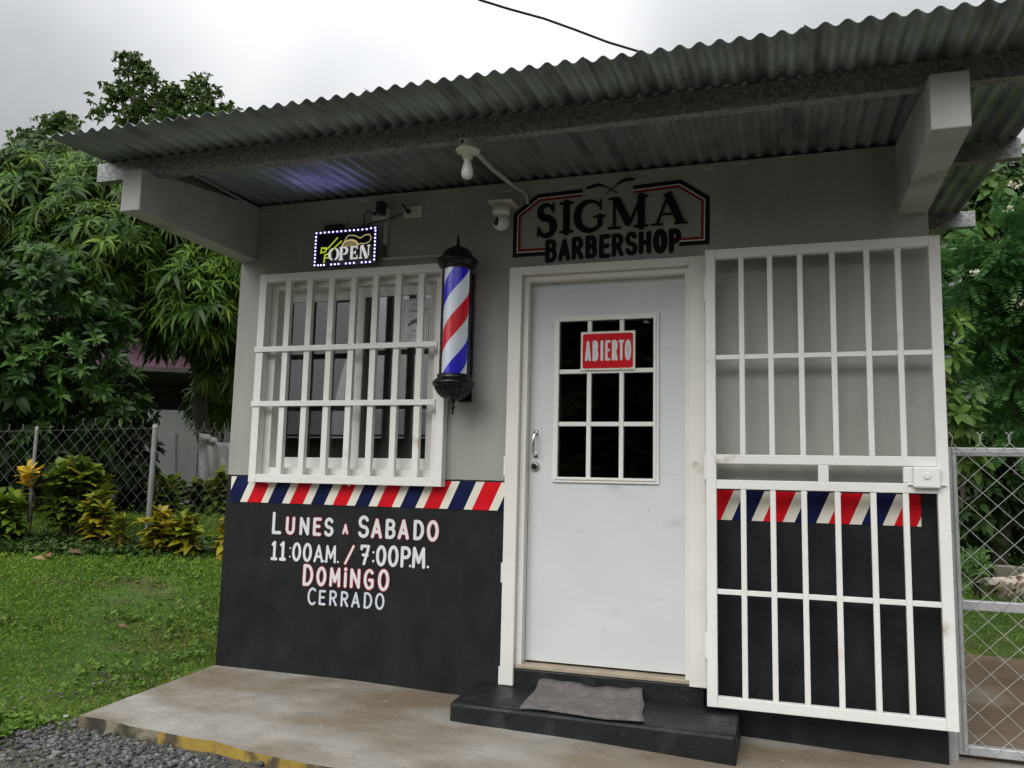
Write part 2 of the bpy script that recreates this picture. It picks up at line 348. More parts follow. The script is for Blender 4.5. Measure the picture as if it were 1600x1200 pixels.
def whorls(C, A, per, L, Wd, spread, droop, tint, ljit=.40):
    """a rosette of leaves at every tip C with axis A"""
    n = len(C); C = np.repeat(C, per, 0); A = np.repeat(A/np.linalg.norm(A, axis=1, keepdims=True), per, 0); T = np.repeat(tint, per)
    k = np.tile(np.arange(per), n); az = k*2.4 + np.repeat(RNG.uniform(0, 6.28, n), per)
    h = np.where(np.abs(A[:, 2:3]) < .9, np.array([[0, 0, 1.]]), np.array([[1., 0, 0]]))
    u = np.cross(A, h); u /= np.linalg.norm(u, axis=1, keepdims=True); v = np.cross(A, u)
    sp = np.clip(spread*(.55 + .6*((k+1)/per)), 0, 2.6) + RNG.normal(0, .1, n*per); rad = u*np.cos(az)[:, None] + v*np.sin(az)[:, None]
    D = A*np.cos(sp)[:, None] + rad*np.sin(sp)[:, None]
    NN = A*np.sin(sp)[:, None] - rad*np.cos(sp)[:, None] + RNG.normal(0, .12, (n*per, 3))
    ll = L*(1 + RNG.uniform(-ljit, ljit, n*per)); ww = Wd*(ll/L)
    off = A*(RNG.uniform(-.25, .1, n*per)*L)[:, None]
    return leaf_arrays(C+off, D, NN, ll, ww, droop*(1+RNG.uniform(-.4, .4, n*per)), np.clip(T+RNG.normal(0, .09, n*per), 0, 1))
def crown(name, V, T, mat, parent, extra=None):
    me = bpy.data.meshes.new(name); me.from_pydata(V.tolist(), [], leaf_faces(len(V)//6))
    a = me.attributes.new('tint', 'FLOAT', 'POINT'); a.data.foreach_set('value', T.astype(np.float32))
    me.materials.append(mat); me.polygons.foreach_set('use_smooth', [True]*len(me.polygons)); me.update()
    return link(name, me, parent)
def blob_points(blobs, n, shell=.55):
    """points in and near the skin of uneven ellipsoids given as (centre, rx, ry, rz)"""
    w = np.array([b[1]*b[3] for b in blobs]); w = w/w.sum(); out = []; ax = []
    for b, k in zip(blobs, RNG.multinomial(n, w)):
        d = unit(k); r = (shell + (1-shell)*RNG.uniform(0, 1, k)**.6)*(1+.16*np.sin(d[:, 0]*7+b[0][0]*3)*np.cos(d[:, 2]*6+b[0][2]*5))
        out.append(np.asarray(b[0]) + d*np.array([b[1], b[2], b[3]])*r[:, None]); ax.append(d)
    return np.concatenate(out), np.concatenate(ax)
def limbs(mb, base, top, blobs, r0, n=None):
    """a tapered trunk with limbs out to the clumps"""
    base = np.asarray(base); top = np.asarray(top); k = 7
    path = [base + (top-base)*i/k + np.array([RNG.normal(0, .04), RNG.normal(0, .04), 0])*(0 < i < k) for i in range(k+1)]
    mb.tube(path, [r0*(1-.6*i/k) for i in range(k+1)], 10)
    for b in blobs[:n]:
        s = path[5+int(RNG.randint(0, 3))]; c = np.asarray(b[0])
        q = [s + (c-s)*t + np.array([0, 0, -.15*math.sin(math.pi*t)])*np.linalg.norm(c-s)*.3 + RNG.normal(0, .03, 3) for t in np.linspace(0, 1, 6)]
        mb.tube(q, [r0*.38*(1-.75*t) for t in np.linspace(0, 1, 6)], 7)

# ------------------------------------------------------------------ ground, pavement, path
def ground():
    fine = list(np.arange(-12, 9.01, .3)); xs = [-400, -120, -40, -20]+fine+[14, 30, 100, 400]
    fy = list(np.arange(-7, 16.01, .3)); ys = [-400, -120, -40, -15]+fy+[24, 50, 120, 400]
    vs = []; fs = []; nx = len(xs)
    for y in ys:
        for x in xs:
            z = float(gz(np.float64(x), np.float64(y)))
            if abs(x) < 12 and abs(y) < 16: z += .018*math.sin(x*2.1+y*1.3)*math.cos(y*1.7-x*.6)*(1 if x < .0 else .15)
            vs.append((x, y, z-.012))
    for j in range(len(ys)-1):
        for i in range(nx-1): fs.append((j*nx+i, j*nx+i+1, (j+1)*nx+i+1, (j+1)*nx+i))
    mb = MB(); mb.add(vs, fs, 0, True)
    g = material('lawn_and_soil', (.052, .092, .018), .95, var=.35, vscale=5, bump=.9, bscale=24, spec=.15,
                 stain=(.075, .058, .032), stain_scale=1.3, stain_lo=.54, stain_hi=.70)
    return tag(mb.build('ground', g), kind='structure')
ground()
def road():
    mb = MB(); xs = list(np.linspace(-40, -2, 8))+list(np.linspace(-1.5, 6, 26))+list(np.linspace(7, 40, 8)); vs = []
    def ye(x): return -1.46-.05*x+.07*math.sin(x*5)+.04*math.sin(x*13+1) if x < .05 else -1.02
    for x in xs: vs += [(x, ye(x), -.062), (x, ye(x)-.10, -.050), (x, -3, -.052), (x, -13, -.052)]
    mb.add(vs, [(i*4+j, i*4+j+1, i*4+j+5, i*4+j+4) for i in range(len(xs)-1) for j in range(3)])
    return tag(mb.build('road', material('road_grit', (.075, .068, .055), .85, var=.35, vscale=30, bump=.8, bscale=70, stain=(.05, .042, .034), stain_scale=3, stain_lo=.45, stain_hi=.65)), kind='structure')
road()
def slabz(x): return -.03*min(max(0.0, x-.9), 3.1)
def pavement():
    mb = MB(); xs = [.11]+list(np.linspace(.3, 1.5, 9))+list(np.linspace(1.7, 5.6, 14))
    def yf(x): return -1.09-.10*(x-.11)+.012*math.sin(x*9)+.006*math.sin(x*23)
    def yr(x): return (-.004 if x < 3.8 else .16)
    top = []
    for x in xs:
        x0 = x
        top.append([(x0-.11*(1-t) if x == xs[0] and t > 0 else x0, yf(x)+(yr(x)-yf(x))*t, slabz(x)+.004*math.sin(x*5+t*4)*(t < 1)) for t in (0, .33, .66, 1)])
    top[0] = [(.115, -1.09, 0), (.075, -.72, 0), (.035, -.36, .0), (-.004, -.004, 0)]
    vs = [p for c in top for p in c]; n = 4; fs = []
    for i in range(len(xs)-1):
        for j in range(3): fs.append((i*n+j, (i+1)*n+j, (i+1)*n+j+1, i*n+j+1))
    mb.add(vs, fs, 0, False)
    for i in range(len(xs)-1):      # front edge: bare mouldy concrete at the left, old yellow paint further on
        a, b = top[i][0], top[i+1][0]
        segs = 1
        mb.add([a, b, (b[0], b[1]-.004, -.3), (a[0], a[1]-.004, -.3)], [(3, 2, 1, 0)], 1 if (a[0]+b[0])/2 > .655 else 2)
    for j in range(3):
        a, b = top[0][j], top[0][j+1]; mb.add([a, b, (b[0], b[1], -.3), (a[0], a[1], -.3)], [(0, 1, 2, 3)], 2)
    return tag(mb.build('pavement', [M['slab'], M['yellow'], M['mould']]), kind='structure')
pavement()
def path():
    mb = MB(); out = [(3.83, .17), (5.6, .17), (7.2, .6), (6.6, 1.6), (5.3, 2.35), (4.9, 2.75), (4.2, 2.9), (3.83, 2.9)]
    n = len(out); mb.add([(x, y, -.082) for x, y in out]+[(x, y, -.3) for x, y in out],
        [tuple(range(n))]+[(i, n+i, n+(i+1) % n, (i+1) % n) for i in range(n)])
    return tag(mb.build('path', M['path']), kind='structure')
path()

# ------------------------------------------------------------------ lettering: flat strips of paint
def arc(cx, cy, rx, ry, a0, a1, n=14):
    return [(cx+rx*math.cos(R(a0+(a1-a0)*i/n)), cy+ry*math.sin(R(a0+(a1-a0)*i/n))) for i in range(n+1)]
def strip(path, w, closed=False, cap=True):
    P = [np.array(p, float) for p in path]
    if closed: P = P[:-1] if np.allclose(P[0], P[-1]) else P
    n = len(P); ws = list(w) if isinstance(w, (list, tuple, np.ndarray)) else [w]*n
    def nrm(a, b):
        d = b-a; d = d/max(np.linalg.norm(d), 1e-9); return np.array([-d[1], d[0]])
    Lf, Rt = [], []
    for i in range(n):
        if closed or 0 < i < n-1:
            n1 = nrm(P[i-1], P[i]); n2 = nrm(P[i], P[(i+1) % n]); m = n1+n2
            m = m/max(np.linalg.norm(m), 1e-6); k = 1/max(.60, abs(float(m@n1)))
        else:
            m = nrm(P[0], P[1]) if i == 0 else nrm(P[n-2], P[n-1]); k = 1
        Lf.append(P[i]+m*k*ws[i]/2); Rt.append(P[i]-m*k*ws[i]/2)
    polys = []
    for i in range(n if closed else n-1):
        j = (i+1) % n; polys.append([Rt[i], Rt[j], Lf[j], Lf[i]])
    if cap and not closed:
        for c, a, q in ((P[0], Lf[0], 1), (P[-1], Rt[-1], 1)):
            d = a-c; polys.append([c+np.array([d[0]*math.cos(t)-d[1]*math.sin(t), d[0]*math.sin(t)+d[1]*math.cos(t)]) for t in np.linspace(0, math.pi, 7)])
    return polys
G = {
 'L': (.46, [[(0, 1), (0, 0), (.46, 0)]]),
 'U': (.56, [[(0, 1), (0, .3)]+arc(.28, .28, .28, .28, 180, 360)[1:]+[(.56, 1)]]),
 'N': (.60, [[(0, 0), (0, 1), (.6, 0), (.6, 1)]]),
 'E': (.48, [[(.48, 1), (0, 1), (0, 0), (.48, 0)], [(0, .52), (.4, .52)]]),
 'S': (.54, [arc(.27, .745, .25, .255, 25, 270)+arc(.27, .245, .27, .245, 90, -160)[1:]]),
 'A': (.62, [[(0, 0), (.31, 1), (.62, 0)], [(.12, .3), (.5, .3)]]),
 'B': (.54, [[(0, 0), (0, 1), (.26, 1)]+arc(.26, .765, .23, .235, 90, -90)[1:]+[(0, .53)], [(.2, .53), (.27, .53)]+arc(.27, .265, .27, .265, 90, -90)[1:]+[(0, 0)]]),
 'D': (.56, [[(0, 0), (0, 1), (.2, 1)]+arc(.2, .5, .36, .5, 90, -90)[1:]+[(0, 0)]]),
 'O': (.60, ['closed', arc(.3, .5, .3, .5, 0, 360, 26)]),
 'M': (.70, [[(0, 0), (.04, 1), (.35, .25), (.66, 1), (.7, 0)]]),
 'I': (.0, [[(0, 0), (0, 1)]]), 'i': (.0, [[(0, 0), (0, .8)], 'dot', (0, 1.04)]),
 'G': (.58, [arc(.32, .5, .32, .5, 48, 300)+[(.56, .12), (.56, .46), (.34, .46)]]),
 'C': (.54, [arc(.32, .5, .32, .5, 52, 308)]),
 'R': (.54, [[(0, 0), (0, 1), (.26, 1)]+arc(.26, .75, .25, .25, 90, -90)[1:]+[(0, .5)], [(.24, .5), (.54, 0)]]),
 'P': (.50, [[(0, 0), (0, 1), (.24, 1)]+arc(.24, .735, .25, .265, 90, -90)[1:]+[(0, .47)]]),
 'T': (.56, [[(0, 1), (.56, 1)], [(.28, 1), (.28, 0)]]),
 'H': (.56, [[(0, 0), (0, 1)], [(.56, 0), (.56, 1)], [(0, .5), (.56, .5)]]),
 'V': (.6, [[(0, 1), (.3, 0), (.6, 1)]]), 'Z': (.5, [[(0, 1), (.5, 1), (0, 0), (.5, 0)]]),
 '1': (.24, [[(0, .84), (.14, .97), (.14, 0)], [(-.02, 0), (.3, 0)]]),
 '0': (.52, ['closed', arc(.26, .5, .26, .5, 0, 360, 26)]),
 '7': (.5, [[(0, .84), (0, 1), (.5, 1), (.2, 0)], [(.12, .5), (.42, .5)]]),
 ':': (.0, ['dot', (0, .2), 'dot', (0, .76)]), '.': (.0, ['dot', (0, .02)]), '/': (.55, [[(0, -.04), (.6, 1.04)]]),
}
class Paint:
    """paint on a wall facing the street: every stroke a hair proud of the one before"""
    def __init__(s, y, step=.0004): s.mb = MB(); s.y = y; s.k = 0; s.step = step
    def poly(s, pts, m=0, i=0):
        s.mb.add([(p[0], s.y-s.k*s.step-(i % 3)*s.step*.3, p[1]) for p in pts], [tuple(range(len(pts)))], m)
    def stroke(s, path, w, m=0, closed=False, cap=True):
        if not closed and len(path) > 2 and isinstance(w, float) and cap:
            for i in range(1, len(path)-1):
                a = np.array(path[i])-np.array(path[i-1]); b = np.array(path[i+1])-np.array(path[i])
                if a@b < .62*np.linalg.norm(a)*np.linalg.norm(b):
                    s.stroke(path[:i+1], w, m); s.stroke(path[i:], w, m); return
        for i, p in enumerate(strip(path, w, closed, cap)): s.poly(p, m, i)
        s.k += 1
    def disc(s, c, r, m=0, n=12):
        s.poly([(c[0]+r*math.cos(2*math.pi*i/n), c[1]+r*math.sin(2*math.pi*i/n)) for i in range(n)], m); s.k += 1
    def letter(s, ch, x, z, h, w, sx=1.0, m=0, outline=None, ow=.009, wob=0.0, slant=0.0):
        items = G[ch][1]; ops = []; i = 0; s.k = 0
        tf = lambda p: (x+p[0]*h*sx+slant*p[1]*h, z+p[1]*h)
        while i < len(items):
            it = items[i]
            if it == 'closed': ops.append(('c', [tf(p) for p in items[i+1]])); i += 2
            elif it == 'dot': ops.append(('d', tf(items[i+1]))); i += 2
            else: ops.append(('s', [tf(p) for p in it])); i += 1
        for pas in ([1, 0] if outline is not None else [0]):
            for k, q in ops:
                ww = w+(2*ow if pas else 0); mm = outline if pas else m
                if k == 'c': s.stroke(q, ww, mm, True)
                elif k == 'd': s.disc(q, ww*.62, mm)
                else: s.stroke(q, ww, mm)
    def text(s, spec, x0, x1, z0, z1=None, lw=1.0):
        """spec: list of (char, height, stroke, gap before, kwargs); fitted between x0 and x1"""
        z1 = z0 if z1 is None else z1
        tot = sum(g+(G[c][0]*h*lw if c != '|' else 0) for c, h, w, g, k in spec); sc = (x1-x0)/tot; x = x0
        for c, h, w, g, k in spec:
            x += g*sc
            if c == '|': s.build('opening_days', HM, shop); s.mb = MB(); continue
            k = dict(k); dz = k.pop('dz', 0)
            s.letter(c, x, z0+(z1-z0)*(x-x0)/(x1-x0)+dz, h, w, sc*lw, **k); x += G[c][0]*h*sc*lw
    def build(s, name, mats, parent): return s.mb.build(name, mats, parent)

# ------------------------------------------------------------------ the barber shop
shop = thing('barber_shop', 'small grey and black painted barber shop with a zinc roof', 'shop', (0, 0, 0))
XW = 3.79
def roofz(y): return 2.733+.055*y
def wall_grid(mb, xs, zs, holes, y0, y1):
    def solid(i, j):
        if i < 0 or j < 0 or i >= len(xs)-1 or j >= len(zs)-1: return False
        cx = (xs[i]+xs[i+1])/2; cz = (zs[j]+zs[j+1])/2
        return not any(a < cx < b and c < cz < d for a, b, c, d in holes)
    for i in range(len(xs)-1):
        for j in range(len(zs)-1):
            if not solid(i, j): continue
            a, b, c, d = xs[i], xs[i+1], zs[j], zs[j+1]
            mb.add([(a, y0, c), (b, y0, c), (b, y0, d), (a, y0, d)], [(0, 1, 2, 3)])
            mb.add([(a, y1, c), (b, y1, c), (b, y1, d), (a, y1, d)], [(3, 2, 1, 0)])
            if not solid(i-1, j): mb.add([(a, y0, c), (a, y0, d), (a, y1, d), (a, y1, c)], [(0, 1, 2, 3)])
            if not solid(i+1, j): mb.add([(b, y0, c), (b, y0, d), (b, y1, d), (b, y1, c)], [(3, 2, 1, 0)])
            if not solid(i, j-1): mb.add([(a, y0, c), (b, y0, c), (b, y1, c), (a, y1, c)], [(3, 2, 1, 0)])
            if not solid(i, j+1): mb.add([(a, y0, d), (b, y0, d), (b, y1, d), (a, y1, d)], [(0, 1, 2, 3)])
WIN = (.215, 1.355, 1.085, 2.245); DOOR = (1.815, 2.715, .15, 2.19)
mb = MB()
wall_grid(mb, [0, WIN[0], WIN[1], DOOR[0], DOOR[1], XW], [-.3, DOOR[2], WIN[2], DOOR[3], WIN[3], 2.725], [WIN, DOOR], 0.0, .13)
mb.build('front_wall', M['wall'], shop)
mb = MB(); mb.box(0, .12, .13, 3.3, -.3, 2.72); mb.box(XW-.12, XW, .13, 3.3, -.3, 2.72); mb.box(.12, XW-.12, 3.18, 3.3, -.3, 2.72)
mb.build('side_and_back_wall', M['wall'], shop)
mb = MB(); mb.box(.12, XW-.12, .13, 3.18, -.05, .1); mb.build('floor', M['dark_room'], shop)
mb = MB(); mb.box(.121, XW-.121, .131, 3.179, 2.5, 2.52); mb.build('ceiling', M['dark_room'], shop)

# roof: lapped corrugated sheets
PITCH = .0715
def sheet(x0, x1, dz, dy):
    mb = MB(); nx = int(round((x1-x0)/PITCH*16)); ys = [-1.262+dy, -.9, -.45, 0, .8, 1.6, 2.6, 3.6]; vs = []; fs = []
    for i in range(nx+1):
        x = x0+(x1-x0)*i/nx
        for y in ys: vs.append((x, y, roofz(y)+dz+.0105*math.cos(2*math.pi*x/PITCH)+.002*math.sin(y*3+x*1.7)))
    k = len(ys)
    for i in range(nx):
        for j in range(k-1): fs.append((i*k+j, (i+1)*k+j, (i+1)*k+j+1, i*k+j+1))
    mb.add(vs, fs, 0, True); o = mb.build('roof_sheet', M['zinc'], shop)
    s = o.modifiers.new('thickness', 'SOLIDIFY'); s.thickness = .0012; s.offset = 0
for i, (a, b, dy) in enumerate([(-.205, .72, .0), (.65, 1.58, .014), (1.505, 2.435, -.010), (2.36, 3.30, .010), (3.22, 4.19, -.012)]):
    sheet(a, b, .012+.0035*(i % 2), dy)
# purlins
def purlin(y, x0, x1, h=.098, w=.05):
    zt = roofz(y)-.001; mb = MB(); t = .003
    mb.box(x0, x1, y-w/2, y-w/2+t, zt-h, zt); mb.box(x0, x1, y-w/2+t, y+w/2, zt-t, zt); mb.box(x0, x1, y-w/2+t, y+w/2, zt-h, zt-h+t)
    mb.box(x0, x1, y+w/2-t, y+w/2, zt-h+t, zt-h+.018); mb.box(x0, x0+t, y-w/2+t, y+w/2-t, zt-h+t+.001, zt-t-.001); mb.box(x1-t, x1, y-w/2+t, y+w/2-t, zt-h+t+.001, zt-t-.001)
    mb.build('purlin', M['galv'], shop, .0012)
purlin(-.87, -.255, 4.22); purlin(.10, 3.80, 4.205); purlin(1.4, 3.80, 4.27); purlin(2.9, 3.80, 4.25)
mb = MB(); mb.box(-.10, .0, -.84, -.80, roofz(-.85)-.12, roofz(-.85)-.10); mb.box(.113, .128, -.62, -.005, 2.695, 2.702); mb.build('flashing', M['galv_plain'], shop)
# concrete beams that carry the eaves
def beam(x0, x1):
    mb = MB(); zt0 = roofz(-.974)-.085; zb = 2.381
    mb.hexa([(x0, -.974, zb), (x1, -.974, zb), (x1, -.002, zb), (x0, -.002, zb),
             (x0, -.974, zt0+.002), (x1, -.974, zt0+.002), (x1, -.002, roofz(0)-.012), (x0, -.002, roofz(0)-.012)])
    o = mb.build('eave_beam', M['concrete'], shop, .006)
beam(-.008, .112); beam(3.656, 3.788)

# painted candy stripes
def stripes(xb, cols, x0, x1, z0, z1, slant):
    p = Paint(-.0035)
    for i in range(len(xb)-1):
        quad = [(xb[i], z0), (xb[i+1], z0), (xb[i+1]+slant, z1), (xb[i]+slant, z1)]
        for lim, sg in ((x0, 1), (x1, -1)):
            out = []
            for k in range(len(quad)):
                a, b = quad[k], quad[(k+1) % len(quad)]; da, db = sg*(a[0]-lim), sg*(b[0]-lim)
                if da >= 0: out.append(a)
                if (da >= 0) != (db >= 0):
                    t = da/(da-db); out.append((a[0]+(b[0]-a[0])*t, a[1]+(b[1]-a[1])*t))
            quad = out
            if len(quad) < 3: break
        if len(quad) >= 3: p.poly(quad, cols[i])
    return p.build('painted_stripes', [M['p_navy'], M['p_cream'], M['p_red']], shop)
xb = [-.045, .005, .049, .101, .148, .243, .289, .384, .434, .522, .573, .659, .714, .803, .855, .94, .992, 1.082, 1.132, 1.223, 1.272, 1.364, 1.412, 1.505, 1.552, 1.648, 1.696, 1.80]
xb = [-.045, .0]+[.095]+xb[4:]
cyc = [2, 1]+[0, 1, 2, 1]*8
xbL = [-.09, -.05, .0, .099]+[.148, .243, .289, .384, .434, .522, .573, .659, .714, .803, .855, .94, .992, 1.082, 1.132, 1.223, 1.272, 1.364, 1.412, 1.505, 1.552, 1.648, 1.696, 1.80]
cL = [2, 1, 0]+[1, 2, 1, 0]*7
stripes(xbL, cL, .03, 1.745, .935, 1.083, .068)
xbR = [2.68, 2.74, 2.837, 2.888, 2.979, 3.032, 3.121, 3.174, 3.269, 3.323, 3.413, 3.464, 3.553, 3.601, 3.695, 3.745]
cR = [1, 2, 1, 0, 1, 2, 1, 0, 1, 2, 1, 0, 1, 2, 1]
stripes(xbR, cR, 2.79, 3.714, .928, 1.07, .062)

# opening hours on the black dado
HM = [M['p_white'], M['p_pinkred'], M['p_blueish']]; p = Paint(-.0032); RD = dict(outline=1, ow=.0036)
g = .024
p.text([('L', .108, .0185, 0, {}), ('U', .084, .0175, .032, RD), ('N', .084, .0185, g+.01, {}), ('E', .084, .0175, g+.006, RD), ('S', .088, .018, g, {'dz': -.002}),
        ('|', 0, 0, 0, {}), ('A', .045, .0115, .05, dict(RD, dz=.012)), ('|', 0, 0, 0, {}), ('S', .104, .0185, .052, {}), ('A', .09, .018, g-.002, RD), ('B', .09, .0185, g+.002, {}),
        ('A', .09, .018, g-.002, RD), ('D', .09, .0185, g+.006, {}), ('O', .095, .0185, g, dict(RD, dz=-.004))], .337, 1.357, .768, .772, .62)
HM = [M['p_white'], M['p_pinkred'], M['p_blueish']]; p.build('opening_days', HM, shop); p = Paint(-.0032)
p.text([('1', .095, .017, 0, {}), ('1', .095, .018, .026, {}), (':', .085, .0085, .028, {}), ('0', .09, .0165, .016, {}), ('0', .09, .0165, .020, {}), ('A', .085, .014, .02, {}),
        ('.', .09, .010, .008, {}), ('M', .085, .0135, .012, {}), ('.', .09, .010, .014, {}), ('/', .088, .013, .034, RD),
        ('7', .095, .0165, .04, {}), (':', .085, .0105, .022, {}), ('0', .096, .018, .018, {}), ('0', .098, .018, .02, {}), ('P', .096, .018, .022, {}), ('.', .09, .011, .004, {}),
        ('M', .096, .018, .014, {}), ('.', .09, .0115, .018, {})], .34, 1.31, .62, .622, .66)
p.build('opening_hours', HM, shop); p = Paint(-.0032)
p.text([('D', .102, .0175, 0, RD), ('O', .09, .0175, .030, dict(RD, dz=.003)), ('M', .09, .0165, .030, dict(RD, dz=.003)), ('i', .088, .0165, .030, dict(RD, dz=.003)), ('N', .09, .017, .030, dict(RD, dz=.003)),
        ('G', .095, .0165, .030, RD), ('O', .1, .0175, .032, dict(RD, dz=-.002))], .557, 1.076, .490, .492, .66)
p.build('closed_day', HM, shop); p = Paint(-.0032)
p.text([('C', .085, .0125, 0, {'m': 2}), ('E', .07, .0125, .022, {'m': 2, 'dz': .004}), ('R', .072, .0125, .026, {'m': 2, 'dz': .004}), ('R', .072, .0125, .026, {'m': 2, 'dz': .003}),
        ('A', .072, .0125, .022, {'m': 2, 'dz': .003}), ('D', .075, .0125, .026, {'m': 2, 'dz': .002}), ('O', .078, .0125, .022, {'m': 2})], .59, 1.055, .384, .387, .7)
p.build('closed_note', HM, shop)

# painted shop sign over the door
p = Paint(-.003)
def off(path, d):
    P = [np.array(q, float) for q in path]; out = []
    for i in range(len(P)):
        nn = []
        for a, b in ((i-1, i), (i, i+1)):
            if a >= 0 and b < len(P):
                t = P[b]-P[a]; t = t/np.linalg.norm(t); nn.append(np.array([t[1], -t[0]]))
        m = sum(nn); m = m/np.linalg.norm(m); out.append(P[i]+m*d/max(.5, float(m@nn[0])))
    return out
for pth in ([(1.930, 2.309), (1.757, 2.309), (1.757, 2.537), (1.884, 2.632), (2.132, 2.639)], [(2.403, 2.632), (2.646, 2.642), (2.783, 2.543), (2.780, 2.311), (2.640, 2.311)]):
    p = Paint(-.003); q = pth
    p.stroke(q, .022, 0, cap=False); p.stroke(off(q, .0145), .006, 1, cap=False); p.stroke(off(q, .0245), .013, 2, cap=False)
    p.build('painted_sign_border', [M['p_black'], M['p_white'], M['p_darkred']], shop)
p = Paint(-.003)
def serif(x0, x1, z, t=.016): p.stroke([(x0, z), (x1, z)], t, 0, cap=True)
b0, t0 = 2.418, 2.580
# S
p.stroke(arc(1.933, 2.541, .034, .037, 20, 270, 14)+arc(1.933, 2.455, .040, .049, 90, -165, 16)[1:], [.018]*4+list(np.linspace(.024, .042, 8))+[.042]*9+list(np.linspace(.038, .018, 10)))
p.stroke([(1.972, 2.535), (1.972, 2.582)], .012); p.stroke([(1.888, 2.405), (1.888, 2.452)], .012)
# I
p.stroke([(2.045, b0), (2.045, t0)], .038); serif(2.013, 2.077, b0+.002); serif(2.013, 2.077, t0-.002)
# G
p.stroke(arc(2.174, 2.497, .070, .080, 42, 318, 22), [.016]*3+list(np.linspace(.020, .042, 7))+[.042]*4+list(np.linspace(.038, .018, 9)))
p.stroke([(2.228, 2.445), (2.228, 2.492)], .028); serif(2.196, 2.254, 2.490, .013); p.stroke([(2.231, 2.530), (2.231, 2.578)], .012)
# M
p.stroke([(2.305, b0+.002), (2.305, t0)], .016); serif(2.276, 2.336, b0+.002, .014); serif(2.278, 2.322, t0-.001, .014)
p.stroke([(2.316, t0-.004), (2.382, b0+.018)], .040, cap=False); p.stroke([(2.378, b0+.004), (2.446, t0-.004)], .016, cap=False)
p.stroke([(2.446, b0), (2.446, t0)], .038); serif(2.412, 2.480, b0+.002, .014); serif(2.434, 2.478, t0-.001, .014)
# A
p.stroke([(2.527, b0+.004), (2.590, t0+.002)], .015); p.stroke([(2.580, t0+.006), (2.650, b0+.004)], .041, cap=False)
p.stroke([(2.545, 2.472), (2.618, 2.472)], .013); serif(2.502, 2.556, b0+.002, .013); serif(2.620, 2.680, b0+.002, .013)
p.build('painted_sign_name', M['p_black'], shop)
p = Paint(-.0029); w = .0255
p.text([('B', .104, w, 0, {'dz': -.004}), ('A', .098, w*.95, .030, {'dz': -.002}), ('R', .102, w, .030, {}), ('B', .100, w*1.05, .034, {'dz': .002}), ('E', .104, w, .034, {'dz': -.002}),
        ('R', .102, w*.95, .030, {}), ('S', .104, w, .030, {'dz': .001}), ('H', .098, w, .030, {'dz': .004}), ('O', .1, w*1.25, .036, {'dz': .003}), ('P', .104, w*1.05, .034, {'dz': -.002})],
       1.942, 2.638, 2.273, 2.281, .72)
p.build('painted_sign_trade', M['p_black'], shop)
p = Paint(-.0028, .0003)     # two crossed cut-throat razors
p.stroke([(2.318, 2.612), (2.262, 2.648), (2.246, 2.656)], [.006, .006, .010]); p.stroke([(2.246, 2.656), (2.222, 2.664), (2.196, 2.662), (2.150, 2.650)], [.010, .018, .020, .013], cap=False); p.build('painted_razor', M['p_black'], shop); p = Paint(-.0034, .0003)
p.stroke([(2.255, 2.610), (2.308, 2.648), (2.322, 2.660)], [.006, .006, .010]); p.stroke([(2.322, 2.660), (2.346, 2.674), (2.375, 2.680), (2.412, 2.676)], [.010, .018, .020, .013], cap=False)
p.build('painted_razor', M['p_black'], shop)

# window: frame, two sliding sashes, glass, curtain edge
mb = MB(); x0, x1, z0, z1 = WIN
fy0, fy1 = .0005, .125
mb.box(x0+.002, x0+.062, fy0, fy1, z0+.002, z1-.002); mb.box(x1-.055, x1-.002, fy0, fy1, z0+.002, z1-.002)
mb.box(x0+.062, x1-.055, fy0, fy1, z1-.05, z1-.002); mb.box(x0+.062, x1-.055, fy0, fy1, z0+.002, z0+.055)
wn = mb.build('window', M['frame_white'], shop, .003)
def sash(a, b, c, d, y, w=.05, wl=None, wr=None):
    wl = wl or w; wr = wr or w; mb = MB(); mb.box(a, a+wl, y, y+.026, c, d); mb.box(b-wr, b, y, y+.026, c, d)
    mb.box(a+wl, b-wr, y+.001, y+.025, d-w, d); mb.box(a+wl, b-wr, y+.001, y+.025, c, c+w)
    mb.build('sash', M['white'], wn, .003)
    mb = MB(); mb.box(a+wl-.004, b-wr+.004, y+.011, y+.015, c+w-.004, d-w+.004); mb.build('pane', M['glass'], wn)
sash(.262, .83, 1.1405, 2.1945, .076, .062, .042, .088)
sash(.782, 1.300, 1.1405, 2.1945, .036, .062, .054, .050)
# window security grille
mb = MB(); o = (.186, 1.395, 1.052, 2.278); fw = .048
mb.box(o[0], o[0]+fw, -.062, -.004, o[2], o[3]); mb.box(o[1]-fw+.004, o[1], -.062, -.004, o[2], o[3])
mb.box(o[0]+fw, o[1]-fw+.004, -.0615, -.0045, o[3]-fw, o[3]-.0005); mb.box(o[0]+fw, o[1]-fw+.004, -.0615, -.0045, o[2]+.0005, o[2]+fw)
gr = mb.build('window_grille', M['white'], shop, .002)
for x in (.381, .525, .668, .810, .950, 1.094, 1.234):
    mb = MB(); mb.box(x-.018, x+.018, -.0575, -.026, o[2]+fw, o[3]-fw); mb.build('grille_bar', M['white'], gr, .002)
for z in (1.825, 1.505):
    mb = MB(); mb.box(o[0]-.006, o[1]-fw-.0, -.071, -.058, z-.0155, z+.0155); mb.build('grille_rail', M['white'], gr, .002)
for x, z in ((.30, 1.049), (.82, 1.049), (1.30, 1.049), (.50, 2.280), (1.2, 2.28)): mb = MB(); mb.ball((x, -.02, z), .008, .012, .008, 6); mb.build('weld', M['white'], gr)

